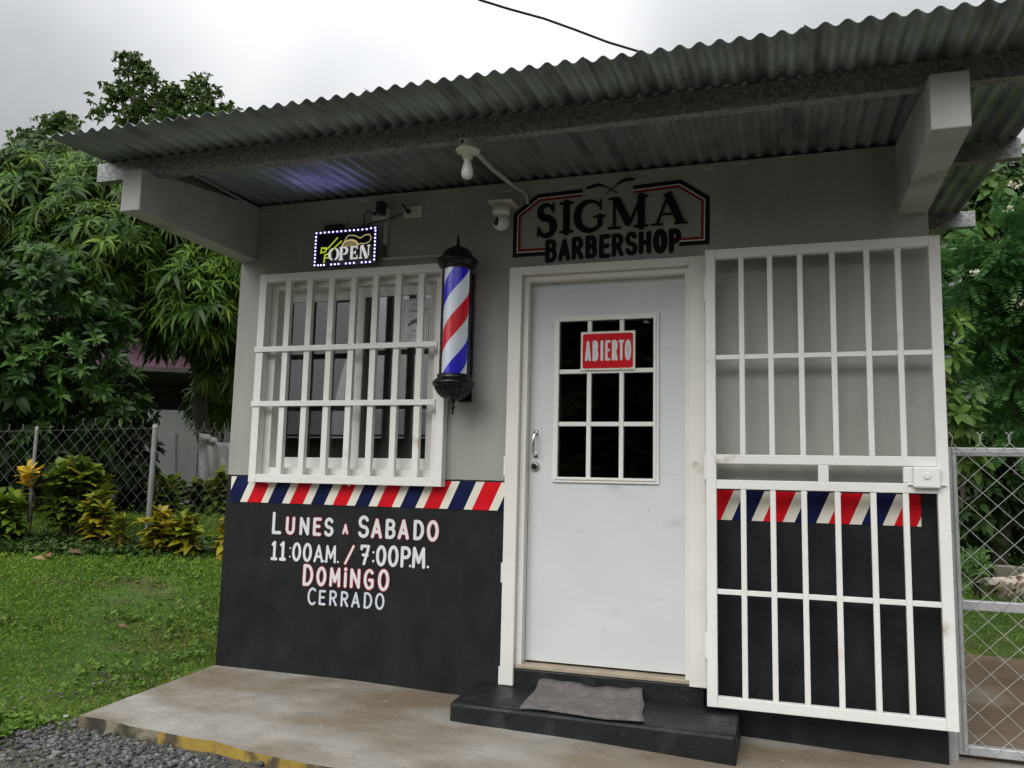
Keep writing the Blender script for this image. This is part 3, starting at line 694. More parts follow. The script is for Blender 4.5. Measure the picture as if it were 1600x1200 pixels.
# door, its frame and the steel surround
mb = MB()
mb.box(1.745, 1.815, -.045, -.003, .066, 2.232); mb.box(2.69, 2.772, -.045, -.003, .145, 2.232); mb.box(1.815, 2.69, -.0445, -.0035, 2.188, 2.2315)
df = mb.build('door_frame', M['frame_white'], shop, .003)
mb = MB(); mb.box(1.8155, 1.848, -.012, .10, .152, 2.155); mb.box(2.668, 2.7145, -.012, .10, .152, 2.155); mb.box(1.8155, 2.7145, -.0115, .0995, 2.155, 2.1875)
mb.build('jamb', M['frame_white'], df, .003)
for z in (1.17, .62, .10): mb = MB(); mb.tube([(1.738, -.02, z-.05), (1.738, -.02, z+.05)], .009, 8); mb.build('hinge', M['white'], df)
mb = MB(); LX0, LX1, LZ0, LZ1 = 2.006, 2.508, 1.116, 1.942
wall_grid(mb, [1.850, LX0, LX1, 2.666], [.181, LZ0, LZ1, 2.153], [(LX0, LX1, LZ0, LZ1)], .045, .085)
dr = mb.build('door', M['door'], shop)
mb = MB()   # raised moulding round the glazing
for k, (e_, y) in enumerate(((.026, .033), (.012, .027))):
    i_ = e_-.014
    a, b, c, d = LX0-e_, LX1+e_, LZ0-e_, LZ1+e_
    mb.box(a, a+.0145, y, .0449, c, d); mb.box(b-.0145, b, y, .0449, c, d); mb.box(a+.0145, b-.0145, y, .0449, d-.0145, d); mb.box(a+.0145, b-.0145, y, .0449, c, c+.0145)
mb.build('glazing_moulding', M['white'], dr, .003)
mb = MB()
gx = [2.170, 2.341]; gzs = [1.394, 1.671]
for x in gx: mb.box(x-.0115, x+.0115, .036, .066, LZ0+.001, LZ1-.001)
cuts = [LX0+.001, gx[0]-.0115, gx[0]+.0115, gx[1]-.0115, gx[1]+.0115, LX1-.001]
for z in gzs:
    for k in (0, 2, 4): mb.box(cuts[k], cuts[k+1], .0365, .0655, z-.0115, z+.0115)
mb.build('glazing_bars', M['white'], dr, .003)
mb = MB(); mb.box(LX0-.001, LX1+.001, .054, .058, LZ0-.001, LZ1+.001); mb.build('pane', M['door_glass'], dr)
mb = MB(); mb.tube([(1.886, .045, 1.348), (1.886, .012, 1.345), (1.884, .004, 1.32), (1.884, .004, 1.25), (1.886, .012, 1.234), (1.886, .045, 1.231)], [.009, .008, .0075, .0075, .008, .009], 10)
mb.box(1.874, 1.898, .038, .046, 1.334, 1.362); mb.box(1.874, 1.898, .038, .046, 1.217, 1.245); mb.build('handle', M['chrome'], dr, .002)
mb = MB()
def disc_y(mb, c, r, y0, y1, n=22, r1=None):
    r1 = r if r1 is None else r1
    vs = [(c[0]+r1*math.cos(2*math.pi*i/n), y0, c[1]+r1*math.sin(2*math.pi*i/n)) for i in range(n)]+[(c[0]+r*math.cos(2*math.pi*i/n), y1, c[1]+r*math.sin(2*math.pi*i/n)) for i in range(n)]
    mb.add(vs, [tuple(range(n))]+[(i, n+i, n+(i+1) % n, (i+1) % n) for i in range(n)])
disc_y(mb, (1.884, 1.170), .027, .034, .046, r1=.024); mb.build('lock_rose', M['steel_dull'], dr)
mb = MB(); disc_y(mb, (1.884, 1.170), .017, .024, .034, r1=.015); mb.box(1.8825, 1.8855, .0225, .0239, 1.160, 1.180); mb.build('lock_cylinder', M['chrome'], dr)
mb = MB(); mb.box(1.816, 2.714, -.026, .12, .1505, .169); mb.build('door_sill', M['wood'], shop, .003)
mb = MB(); mb.box(1.817, 2.758, -.028, -.001, -.2, .149)
mb.build('riser', M['black_paint'], shop, .006)
mb = MB(); mb.hexa([(1.628, -.425, -.3), (2.925, -.44, -.3), (2.925, -.002, -.3), (1.60, -.002, -.3), (1.632, -.43, .058), (2.922, -.445, .054), (2.922, -.002, .062), (1.605, -.002, .064)])
ds = mb.build('doorstep', M['black_paint'], shop, .014)
# security gate folded back against the wall
GY0, GY1 = -.118, -.082
a, b, c, d = 2.778, 3.815, .082, 2.238
mb = MB(); fw = .048
mb.box(a, a+fw, GY0, GY1, c, d); mb.box(b-fw, b, GY0, GY1, c, d); mb.box(a+fw, b-fw, GY0+.0005, GY1-.0005, d-fw, d-.0005); mb.box(a+fw, b-fw, GY0+.0005, GY1-.0005, c+.0005, c+fw)
gate = mb.build('security_gate', M['white'], shop, .003)
for z0_, z1_ in ((1.194, 1.238), (1.076, 1.119)):
    mb = MB(); mb.box(a+fw, b-fw, GY0+.001, GY1-.001, z0_, z1_); mb.build('gate_rail', M['white'], gate, .003)
xs_ = (2.948, 3.080, 3.216, 3.359, 3.508, 3.640)
for x in xs_:
    for z0_, z1_ in ((1.238, d-fw), (c+fw, 1.076)):
        mb = MB(); mb.box(x-.0125, x+.0125, GY0+.004, GY1-.006, z0_, z1_); mb.build('gate_bar', M['white'], gate, .0025)
cx = [a+fw]+[v for x in xs_ for v in (x-.0125, x+.0125)]+[b-fw]
for z in (1.704, .601):
    mb = MB()
    for k in range(0, len(cx), 2): mb.box(cx[k], cx[k+1], GY0+.006, GY1-.01, z-.0115, z+.0115)
    mb.build('gate_cross_bar', M['white'], gate, .002)
mb = MB(); mb.box(3.278, 3.323, GY0+.002, GY1-.002, 1.119, 1.194); mb.build('gate_stub', M['white'], gate, .002)
mb = MB(); mb.box(3.632, b-fw, GY0+.003, GY1-.003, 1.119, 1.194); mb.box(3.668, 3.776, GY0-.032, GY0+.004, 1.100, 1.192); lk = mb.build('lock_box', M['white'], gate, .007)
mb = MB(); disc_y(mb, (3.722, 1.152), .015, GY0-.040, GY0-.031, r1=.012); mb.tube([(3.648, GY0-.008, 1.115), (3.80, GY0-.008, 1.115)], .006, 8)
mb.build('lock_barrel', M['white'], gate)
for z in (2.05, 1.18, .35): mb = MB(); mb.tube([(2.774, -.075, z-.06), (2.774, -.075, z+.06)], .011, 8); mb.build('hinge', M['white'], gate)

# ------------------------------------------------------------------ things fixed to the shop
# glass notice behind the window pane
pp = thing('notice_sheet', 'white paper camera notice taped to the right window pane', 'notice', (1.17, .04, 1.85))
mb = MB(); mb.box(1.060, 1.240, .0451, .0459, 1.850, 2.110); mb.build('paper', M['paper'], pp)
p = Paint(.0447, .00006)
p.stroke([(1.086, 1.864), (1.23, 1.864), (1.23, 2.1), (1.086, 2.1)], .0022, 0, True)
t5 = lambda s_, x0, x1, z, h: p.text([(q, h, .0032, .007, {}) for q in s_], x0, x1, z)
t5('ZONA', 1.132, 1.204, 2.068, .014); t5('VIGILADA', 1.110, 1.226, 2.032, .018); t5('AVISO', 1.134, 1.202, 1.917, .014)
p.stroke([(1.128, 1.966), (1.192, 1.998)], .022, 0, cap=False); p.stroke([(1.116, 1.956), (1.124, 1.964)], .02, 0, cap=False)
p.stroke([(1.166, 1.978), (1.172, 1.952), (1.186, 1.946)], .007, 0)
for z in (1.896, 1.884): p.stroke([(1.115, z), (1.222, z)], .0018, 0)
p.build('print', material('grey_ink', (.12, .12, .12), .7), pp)

# red ABIERTO sign on the door glass
ab = thing('door_sign', 'red and white ABIERTO sign hung over the door glazing', 'sign', (2.27, .02, 1.672))
mb = MB(); mb.box(2.126, 2.413, .0265, .0305, 1.673, 1.878); mb.build('board', material('sign_board', (.70, .68, .62), .5, var=.04), ab, .0015)
p = Paint(.0252)
def rrect(x0, x1, z0, z1, r): return arc(x1-r, z1-r, r, r, 0, 90, 5)+arc(x0+r, z1-r, r, r, 90, 180, 5)+arc(x0+r, z0+r, r, r, 180, 270, 5)+arc(x1-r, z0+r, r, r, 270, 360, 5)
p.poly(rrect(2.137, 2.402, 1.684, 1.866, .012), 1); p.y -= .0008
w = .0140
p.text([(c_, .094, w*(1.05 if c_ in 'BIRO' else .95), g_, {}) for c_, g_ in zip('ABIERTO', (0, .052, .060, .056, .050, .040, .040))], 2.156, 2.385, 1.729, None, .75)
p.build('print', [M['p_white'], M['p_red']], ab)
for x in (2.165, 2.34): mb = MB(); disc_y(mb, (x, 1.6765), .003, .0245, .0262); mb.build('screw', M['black'], ab)

# barber pole
PX, PY = 1.487, -.155
bp = thing('barber_pole', 'barber pole with red white and blue spiral in black end caps', 'barber pole', (PX, -.02, 1.43))
mb = MB(); mb.box(PX-.03, PX+.047, -.018, -.002, 1.510, 2.215); mb.box(PX-.02, PX+.02, -.08, -.018, 1.55, 1.60); mb.box(PX-.02, PX+.02, -.08, -.018, 2.20, 2.24); mb.build('mounting_plate', M['black_gloss'], bp, .004)
C0 = (PX, PY, 0)
mb = MB(); mb.lathe([(.070, 2.205), (.086, 2.207), (.088, 2.216), (.086, 2.222), (.100, 2.224), (.104, 2.238), (.110, 2.243), (.112, 2.252), (.104, 2.262), (.090, 2.270), (.083, 2.285), (.072, 2.303), (.055, 2.318), (.034, 2.329), (.018, 2.334), (.001, 2.335)], C0, 40)
cap = mb.build('top_cap', M['black_gloss'], bp)
mb = MB(); mb.lathe([(.016, 2.333), (.013, 2.340), (.008, 2.344), (.006, 2.352), (.011, 2.357), (.011, 2.362), (.005, 2.367), (.0055, 2.376), (.007, 2.382), (.004, 2.395), (.0005, 2.402)], C0, 14); mb.build('finial', M['black_gloss'], cap)
mb = MB(); mb.lathe([(.070, 1.640), (.088, 1.638), (.090, 1.628), (.088, 1.618), (.098, 1.614), (.108, 1.604), (.113, 1.596), (.112, 1.582), (.098, 1.574)], C0, 40)
mb.lathe([(.100, 1.576), (.094, 1.560), (.082, 1.540), (.064, 1.522), (.040, 1.508), (.014, 1.500), (.001, 1.4995)], C0, 72, flute=.045, nf=18)
cp = mb.build('bottom_cap', M['black_gloss'], bp)
mb = MB(); mb.lathe([(.0005, 1.428), (.006, 1.436), (.005, 1.452), (.009, 1.462), (.013, 1.468), (.009, 1.474), (.006, 1.482), (.010, 1.492), (.016, 1.501)], C0, 14); mb.build('finial', M['black_gloss'], cp)
def spiral():
    m = bpy.data.materials.new('barber_spiral'); m.use_nodes = True; t = m.node_tree; b = t.nodes['Principled BSDF']
    co = t.nodes.new('ShaderNodeTexCoord'); s = t.nodes.new('ShaderNodeSeparateXYZ'); t.links.new(co.outputs['Object'], s.inputs[0])
    def mth(op, a, c=None, d=None):
        n = t.nodes.new('ShaderNodeMath'); n.operation = op
        for i, v in enumerate((a, c, d)):
            if v is None: continue
            if isinstance(v, (int, float)): n.inputs[i].default_value = v
            else: t.links.new(v, n.inputs[i])
        return n.outputs[0]
    yy = mth('ADD', s.outputs['Y'], -(PY+.02)); an = mth('DIVIDE', mth('ARCTAN2', yy, s.outputs['X']), 2*math.pi)
    ph = mth('FRACT', mth('ADD', mth('ADD', mth('DIVIDE', s.outputs['Z'], -.50), an), .78))
    r = t.nodes.new('ShaderNodeValToRGB'); r.color_ramp.interpolation = 'CONSTANT'; q = r.color_ramp.elements
    q[0].position = 0; q[0].color = (.025, .015, .50, 1); q[1].position = .245; q[1].color = (.62, .68, .72, 1)
    e1 = q.new(.50); e1.color = (.55, .005, .02, 1); e2 = q.new(.745); e2.color = (.62, .68, .72, 1)
    t.links.new(ph, r.inputs[0]); t.links.new(r.outputs[0], b.inputs['Base Color']); b.inputs['Roughness'].default_value = .25
    t.links.new(r.outputs[0], b.inputs['Emission Color']); b.inputs['Emission Strength'].default_value = .22
    return m
mb = MB(); mb.lathe([(.0665, 1.638), (.0665, 2.208)], C0, 48); mb.build('spiral_cylinder', spiral(), bp)
mb = MB(); mb.lathe([(.0805, 1.640), (.0805, 2.206)], C0, 48); mb.f = mb.f[:-2]; mb.m = mb.m[:-2]; mb.sm = mb.sm[:-2]; mb.build('glass_tube', M['tube_glass'], bp)

# lit OPEN sign
OX0, OX1, OZ0, OZ1 = .533, .937, 2.306, 2.521
op = thing('open_sign', 'lit OPEN sign with scissors and comb in a violet LED border', 'sign', (.735, -.02, 2.306))
mb = MB(); mb.box(OX0, OX1, -.043, -.030, OZ0, OZ1); mb.build('panel', material('black_acrylic', (.006, .005, .012), .2), op, .002)
led = bpy.data.materials.new('led_light'); led.use_nodes = True; q = led.node_tree.nodes['Principled BSDF']; q.inputs['Emission Color'].default_value = (.72, .66, 1, 1); q.inputs['Emission Strength'].default_value = 2.6
vio = material('violet_lit_strip', (.05, .035, .22), .4, emit=.35)
mb = MB(); e_ = .007
mb.box(OX0+.001, OX1-.001, -.0455, -.0431, OZ1-.017, OZ1-.003); mb.box(OX0+.001, OX0+.016, -.0455, -.0431, OZ0+.018, OZ1-.018); mb.box(OX1-.016, OX1-.001, -.0455, -.0431, OZ0+.018, OZ1-.018)
for a_, b_ in ((.552, .616), (.640, .712), (.735, .812), (.838, .914)): mb.box(a_, b_, -.0455, -.0431, OZ0+.003, OZ0+.017)
mb.build('led_strip', vio, op)
def dot(x, z): m_ = MB(); m_.ball((x, -.047, z), .0052, .003, .0052, 5); m_.build('led', led, op)
for i in range(15): dot(OX0+.010+i*(OX1-OX0-.02)/14, OZ1-.010+(.004 if i > 12 else 0))
for i in range(9):
    z = OZ0+.012+i*(OZ1-OZ0-.045)/8
    dot(OX0+.008, z); dot(OX1-.008, z+.01)
for a_, b_ in ((.552, .616), (.640, .712), (.735, .812), (.838, .914)):
    for k in range(3): dot(a_+.012+k*(b_-a_-.024)/2, OZ0+.010)
p = Paint(-.0436)
ylw = material('lit_yellow_green', (.62, .80, .05), .5, emit=.55); crm = material('lit_cream', (.80, .66, .33), .5, emit=.45); wht = material('lit_white', (.8, .8, .8), .5, emit=.6)
S_ = lambda x, z: (OX0+x*(OX1-OX0), OZ0+z*(OZ1-OZ0))
w = .008
p.stroke([S_(.37, .78), S_(.22, .50), S_(.16, .50)], w, 0); p.stroke([S_(.44, .68), S_(.27, .42), S_(.25, .36)], w, 0)
p.stroke([S_(.12, .53), S_(.20, .52), S_(.19, .42), S_(.11, .39)], w, 0, True); p.stroke([S_(.18, .33), S_(.24, .35), S_(.26, .25), S_(.18, .24)], w, 0, True); p.stroke([S_(.18, .33), S_(.17, .12)], w*1.1, 0)
hd = [S_(.46, .52)]+[S_(.46+.02*k, .52+.30*math.sin(min(1, k/5)*1.57)) for k in range(1, 7)]+[S_(.66, .80), S_(.74, .72), S_(.82, .80), S_(.89, .80), S_(.92, .70), S_(.89, .60), S_(.80, .55), S_(.76, .58), S_(.72, .54)]
p.stroke(hd, .0055, 1)
p.stroke(arc(OX0+.585*(OX1-OX0), OZ0+.50*(OZ1-OZ0), .052, .040, 175, 15, 12), .011, 1)
for k in range(9): x = .475+.027*k; p.stroke([S_(x, .50), S_(x+.012, .50+.16*math.sin((k+.7)/9.5*math.pi))], .0042, 1)
def stencil():
    h = .078; z = OZ0+.030; m = 2
    # O
    for sgn in (-1, 1):
        c = OX0+.335*(OX1-OX0); p.stroke(arc(c+sgn*.004, z+h/2, .024, h/2-.006, 90-sgn*8, 90-sgn*172, 12), [.008, .010]+list(np.linspace(.012, .018, 4))+[.018]+list(np.linspace(.018, .012, 4))+[.010, .008], m, cap=False)
    x = OX0+.455*(OX1-OX0)  # P
    p.stroke([(x, z), (x, z+h)], .017, m, cap=False); p.stroke([(x-.014, z+.004), (x+.014, z+.004)], .008, m, cap=False); p.stroke([(x-.014, z+h-.004), (x+.006, z+h-.004)], .008, m, cap=False)
    p.stroke([(x+.013, z+h-.005)]+arc(x+.018, z+h*.70, .020, h*.26, 80, -80, 8)+[(x+.013, z+h*.44)], [.007]+[.009, .012, .015, .016, .016, .016, .015, .012, .009]+[.007], m, cap=False)
    x = OX0+.625*(OX1-OX0)  # E
    p.stroke([(x, z), (x, z+h)], .017, m, cap=False)
    for zz, l in ((.005, .040), (h/2, .026), (h-.005, .038)): p.stroke([(x+.011, z+zz), (x+l, z+zz)], .009, m, cap=False)
    p.stroke([(x+.037, z+.002), (x+.037, z+.022)], .007, m, cap=False); p.stroke([(x+.036, z+h-.02), (x+.036, z+h-.002)], .007, m, cap=False); p.stroke([(x+.026, z+h/2-.012), (x+.026, z+h/2+.012)], .005, m, cap=False)
    x = OX0+.775*(OX1-OX0)  # N
    p.stroke([(x, z), (x, z+h)], .008, m, cap=False); p.stroke([(x+.006, z+h), (x+.040, z)], .018, m, cap=False); p.stroke([(x+.050, z+.014), (x+.050, z+h)], .008, m, cap=False)
    p.stroke([(x-.010, z+.004), (x+.012, z+.004)], .007, m, cap=False); p.stroke([(x+.040, z+h-.004), (x+.062, z+h-.004)], .007, m, cap=False)
stencil()
p.build('neon_picture', [ylw, crm, wht], op)
for x in (.54, .618, .640, .724, .806, .925): mb = MB(); mb.tube([(x, -.036, OZ0+.004), (x+.002, -.038, OZ0-.012), (x+.008, -.038, OZ0-.014), (x+.010, -.036, OZ0+.003)], .0012, 5); mb.build('hook', M['steel_dull'], op)
mb = MB(); mb.box(.582, .705, -.030, -.004, 2.519, 2.562); mb.build('driver_box', M['black'], op, .004)
glow = bpy.data.lights.new('led_glow', 'AREA'); glow.shape = 'RECTANGLE'; glow.size = .34; glow.size_y = .012; glow.energy = .12; glow.color = (.42, .34, 1.0)
gl = bpy.data.objects.new('led_glow', glow); COL.objects.link(gl); gl.parent = op
gl.location = Vector((.74, -.060, 2.526))-ROOT[op.name]; gl.rotation_euler = (R(180+38), 0, 0); glow.spread = R(80)

# sockets, plugs, cords, trunking
def socket(x0, x1, z0, z1, label, kind):
    t = thing('wall_socket', label, 'wall socket', ((x0+x1)/2, 0, z0), 'ivory wall sockets over the window')
    mb = MB(); mb.box(x0, x1, -.012 if kind else -.034, -.001, z0, z1); mb.build('cover_plate', M['plastic'], t, .004)
    mb = MB(); cx_ = x0+(x1-x0)*(.72 if kind else .25); zc = (z0+z1)/2; y = -.0128 if kind else -.0348
    for dx, dz in ((-.007, .006), (.007, .006), (0, -.008)): mb.box(cx_+dx-.0016, cx_+dx+.0016, y, y+.001, zc+dz-.004, zc+dz+.004)
    mb.build('slot', M['black'], t)
socket(1.086, 1.198, 2.570, 2.637, 'ivory twin wall socket plate with one black plug, right of the adapter', 1)
socket(.896, 1.001, 2.562, 2.630, 'ivory surface socket box holding the black power adapter', 0)
t = thing('power_adapter', 'black plug-in power adapter standing up from the socket box', 'adapter', (.95, -.05, 2.578))
mb = MB(); mb.box(.944, .987, -.085, -.035, 2.585, 2.660); mb.build('body', M['black'], t, .005)
mb = MB(); mb.ball((.920, -.043, 2.60), .016, .010, .013, 8); mb.tube([(.905, -.045, 2.605), (.87, -.04, 2.622), (.845, -.03, 2.60), (.84, -.02, 2.55), (.80, -.02, 2.530), (.74, -.02, 2.535)], .0038, 6); mb.build('lead', M['black'], t)
t = thing('plug', 'black plug with its cord looping back to the adapter', 'plug', (1.11, -.02, 2.59))
mb = MB(); mb.ball((1.118, -.022, 2.604), .016, .012, .015, 8); mb.box(1.108, 1.128, -.020, -.0125, 2.594, 2.614); mb.build('body', M['black'], t)
mb = MB(); mb.tube([(1.114, -.032, 2.608), (1.10, -.042, 2.630), (1.085, -.035, 2.645)], .006, 7)
mb.tube([(1.075, -.02, 2.598), (1.05, -.02, 2.585), (1.02, -.035, 2.566), (.99, -.04, 2.556), (.94, -.04, 2.553), (.90, -.035, 2.552), (.86, -.025, 2.535), (.80, -.02, 2.522)], .004, 6); mb.build('cord', M['black'], t)
t = thing('cable_trunking', 'thin grey trunking that drops below the socket box and turns right', 'trunking', (.98, 0, 2.33))
mb = MB(); mb.box(.964, .989, -.014, -.001, 2.345, 2.560); mb.box(.964, 1.40, -.0138, -.0012, 2.328, 2.3448); mb.build('channel', M['grey_pvc'], t, .002)
mb = MB(); mb.box(.960, .989, -.024, -.0142, 2.347, 2.418); mb.build('clip', M['black'], t, .003)

# security camera
t = thing('security_camera', 'white ball security camera hanging from a bracket left of the painted sign', 'security camera', (1.69, -.01, 2.43))
mb = MB(); mb.box(1.636, 1.775, -.13, -.002, 2.575, 2.590); mb.box(1.660, 1.745, -.115, -.03, 2.560, 2.575)
mb.build('bracket', M['plastic'], t, .005)
mb = MB(); mb.lathe([(.030, 2.562), (.048, 2.558), (.050, 2.528), (.046, 2.514), (.034, 2.508)], (1.703, -.085, 0), 26); mb.ball((1.703, -.085, 2.474), .0465, .0465, .047, 14); mb.build('body', M['white_plastic'], t)
mb = MB(); mb.ball((1.694, -.108, 2.472), .026, .026, .030, 10); mb.build('lens', M['black_gloss'], t)
mb = MB(); mb.ball((1.688, -.1345, 2.474), .005, .003, .005, 6); mb.build('infrared_led', M['grey_pvc'], t)
# lamp under the purlin
LXc, LYc = 1.815, -.875; zt = roofz(-.87)-.098
t = thing('bare_bulb_lamp', 'bare white bulb in a porcelain holder under the front purlin', 'lamp', (LXc, LYc, zt-.17))
mb = MB(); mb.lathe([(.041, -.0405), (.041, -.001)], (LXc-.004, LYc, zt), 22); mb.build('junction_box', M['galv_plain'], t)
mb = MB(); disc_y(mb, (LXc-.012, zt-.017), .010, LYc-.0415, LYc-.030, 12); mb.build('knockout_hole', M['black'], t)
mb = MB(); mb.lathe([(.017, -.084), (.022, -.083), (.023, -.066), (.030, -.059), (.050, -.052), (.056, -.046), (.054, -.041), (.040, -.0402)], (LXc, LYc, zt), 28); mb.build('lamp_holder', M['plastic'], t)
mb = MB(); mb.lathe([(.0005, -.176), (.010, -.175), (.020, -.169), (.026, -.158), (.027, -.146), (.025, -.132), (.0245, -.128), (.020, -.112), (.016, -.100), (.015, -.086), (.013, -.083)], (LXc, LYc, zt), 24); mb.build('bulb', M['white_plastic'], t)
t = thing('conduit_pipe', 'grey plastic conduit running from the bulb holder to the wall', 'conduit', (1.825, 0, 2.62))
mb = MB(); mb.tube([(LXc+.02, LYc+.03, zt-.033), (1.828, -.60, 2.567), (1.826, -.25, 2.606), (1.825, -.06, 2.640), (1.825, -.015, 2.625), (1.825, -.006, 2.59)], .0105, 10); mb.build('pipe', M['grey_pvc'], t)

# rug on the doorstep
def rug():
    mb = MB(); n, k = 22, 14; vs = []; fs = []
    for i in range(n+1):
        s_ = i/n
        for j in range(k+1):
            q = j/k
            x = (1.972+(2.535-1.972)*s_)*(1-q)+(1.948+(2.472-1.948)*s_)*q + .005*math.sin(q*9+s_*2)*(1 if s_ > .9 else .3)
            y = -.428+.015*math.sin(s_*7)*(1-q)+q*(.395+.006*math.sin(s_*11))
            z = .0665+.0015*math.sin(s_*9+q*5)**2+.036*max(0, (q-.74)/.26)**1.5*(1+.18*math.sin(s_*8)+.1*math.sin(s_*21))
            if q < .06: z -= .004
            vs.append((x, y, z))
    w_ = k+1
    for i in range(n):
        for j in range(k): fs.append((i*w_+j, (i+1)*w_+j, (i+1)*w_+j+1, i*w_+j+1))
    mb.add(vs, fs, 0, True); o = mb.build('door_mat', M['mat'])
    s = o.modifiers.new('thickness', 'SOLIDIFY'); s.thickness = .006; s.offset = 1
    tag(recenter(o), 'worn grey-brown rug lying crumpled on the black doorstep', 'mat')
rug()
# service cable high above the roof
mb = MB(); pts = [at(590, -75, 7.6), at(680, -36, 7.8), at(750, 0, 8), at(795, 14, 8.1), at(850, 29, 8.3), at(900, 47, 8.4), at(950, 66, 8.6), at(1000, 81, 8.8), at(1060, 100, 9), at(1200, 140, 9.4)]
mb.tube(pts, .0125, 6); tag(recenter(mb.build('service_cable', M['black'])), 'black overhead cable sagging down behind the zinc roof', 'cable')

# ------------------------------------------------------------------ chain-link
def chainlink(mb, p0, p1, z0a, z1a, z0b, z1b, w, h, r, barb=0.0):
    """woven zigzag wires between two uprights; heights may change along the run"""
    p0 = np.array(p0); p1 = np.array(p1); Lr = np.linalg.norm(p1-p0); d = (p1-p0)/Lr; nn = np.array([-d[1], d[0]])
    k = 0; s = 0.0
    while s < Lr-w*.4:
        u = s/Lr; zb = z0a+(z0b-z0a)*u; zt_ = z1a+(z1b-z1a)*u; nz = max(2, int(round((zt_-zb)/(h/2)))); pts = []
        for j in range(nz+1):
            o = w/2 if (j+k) % 2 else 0.0; q = p0+d*(s+o)+nn*(.0012 if (j+k) % 2 else -.0012); pts.append((q[0], q[1], zb+j*h/2))
        if barb:
            e0 = pts[-1]; pts.append((e0[0]+d[0]*.004*(-1)**k, e0[1]+d[1]*.004, e0[2]+barb*.55)); e1 = pts[-1]; pts.append((e1[0]+d[0]*.018*(-1)**(k+1), e1[1], e1[2]+barb*.45))
        mb.tube(pts, r, 4); s += w/2; k += 1
# right-hand gate
gt = thing('chain_link_gate', 'galvanised pipe gate of chain-link mesh right of the security gate', 'gate', (3.9, .1, -.07))
GYY = .13
mb = MB(); mb.box(3.846, 3.886, GYY-.02, GYY+.02, -.066, 1.292); mb.box(3.886, 5.30, GYY-.0195, GYY+.0195, 1.252, 1.291); mb.box(3.886, 5.30, GYY-.0195, GYY+.0195, .560, .603); mb.box(3.886, 5.30, GYY-.0195, GYY+.0195, -.066, -.026); mb.box(5.30, 5.345, GYY-.02, GYY+.02, -.066, 1.292)
mb.build('frame', M['galv_plain'], gt, .004)
mb = MB(); chainlink(mb, (3.868, GYY-.026), (5.32, GYY-.026), -.05, 1.29, -.05, 1.29, .117, .1135, .0019, .05); mb.build('wire_mesh', M['wire_bright'], gt)
mb = MB(); mb.tube([(3.866, GYY-.031, -.05), (3.866, GYY-.031, 1.31)], .0022, 5); mb.tube([(3.866, GYY-.03, 1.268), (4.3, GYY-.03, 1.272), (5.3, GYY-.03, 1.268)], .0018, 5)
for z in np.arange(.03, 1.27, .11): mb.ball((3.856, GYY-.021, float(z)), .004, .003, .004, 5)
mb.build('tie_wire', M['steel_dull'], gt)
mb = MB(); mb.box(3.803, 3.842, .085, .125, -.12, 1.285); tag(recenter(mb.build('gate_post', M['galv_plain'], None, .003)), 'square galvanised post squeezed between shop corner and mesh gate', 'post')

# left-hand fence
fA = at(20, 663, 7.9); fB = at(243, 663, 8.75); fC = at(470, 672, 9.85)
fn = thing('chain_link_fence', 'sagging chain-link fence running behind the bushes on the left', 'fence', (fB[0], fB[1], gz(fB[0], fB[1])))
def fpost(px, pyt, dep, r, name='post'):
    tp = at(px, pyt, dep); z0 = float(gz(tp[0], tp[1]))-.1; mb = MB(); mb.tube([(tp[0], tp[1], z0), (tp[0], tp[1], tp[2]-.012)], r, 12); mb.lathe([(r*1.12, -.03), (r*1.12, -.004), (r*.8, .006), (.001, .012)], (tp[0], tp[1], tp[2]), 12)
    mb.build(name, M['old_pipe'], fn); return tp
fpost(243, 665, 8.75, .028); fpost(58, 668, 8.0, .016); fpost(-150, 668, 7.3, .024); fpost(420, 676, 9.6, .028)
mb = MB()
for (a_, b_) in ((at(-150, 672, 7.3), at(58, 668, 8.0)), (at(58, 668, 8.0), at(243, 663, 8.75)), (at(243, 663, 8.75), at(420, 673, 9.6))):
    za, zb = float(gz(a_[0], a_[1])), float(gz(b_[0], b_[1]))
    chainlink(mb, a_[:2], b_[:2], za, a_[2], zb, b_[2], .115, .15, .0017, .05)
mb.build('wire_mesh', M['wire'], fn)
mb = MB(); mb.tube([at(-150, 676, 7.3), at(58, 673, 8.0), at(243, 669, 8.75), at(420, 680, 9.6)], .0013, 5); mb.build('tension_wire', M['wire'], fn)

# ------------------------------------------------------------------ trees and shrubs, left
def B(px, py, dep, rx, rz, ry=None): return (at(px, py, dep), rx, ry or rx*.8, rz)
LM = leafmat('mango_leaf', (.016, .050, .006), (.110, .205, .016), .46, accent=(.23, .30, .03), a_at=.94)
mg = [B(40, 345, 10.6, 1.2, .80), B(165, 300, 11.4, 1.0, .55), B(260, 330, 11.2, 1.15, .85), B(140, 400, 10.2, .95, .7), B(345, 400, 11.0, .9, .95), B(300, 470, 10.6, .75, .65), B(20, 262, 10.2, .4, .30), B(-70, 380, 10.6, 1.3, 1.1),
      B(355, 530, 11.2, .5, .7), B(410, 330, 11.9, 1.0, .9), B(252, 508, 10.9, .38, .30), B(195, 470, 10.8, .35, .25), B(85, 268, 11.5, .7, .42), B(215, 430, 11.6, .7, .35), B(340, 620, 12.4, .45, .5), B(460, 470, 12.0, .9, 1.1)]
b0 = at(345, 800, 12.0); tz = float(gz(b0[0], b0[1]))
tr = thing('mango_tree', 'big mango tree with long drooping leaves reaching the eave', 'tree', (b0[0], b0[1], tz))
mb = MB(); limbs(mb, (b0[0], b0[1], tz-.1), at(280, 420, 11.6), mg, .14); mb.build('trunk', M['bark'], tr)
Cc, Ax = blob_points(mg, 3900, .60)
Ax = Ax*.8 + np.array([0, 0, .45]) - .25*np.array([_f[0], _f[1], 0])
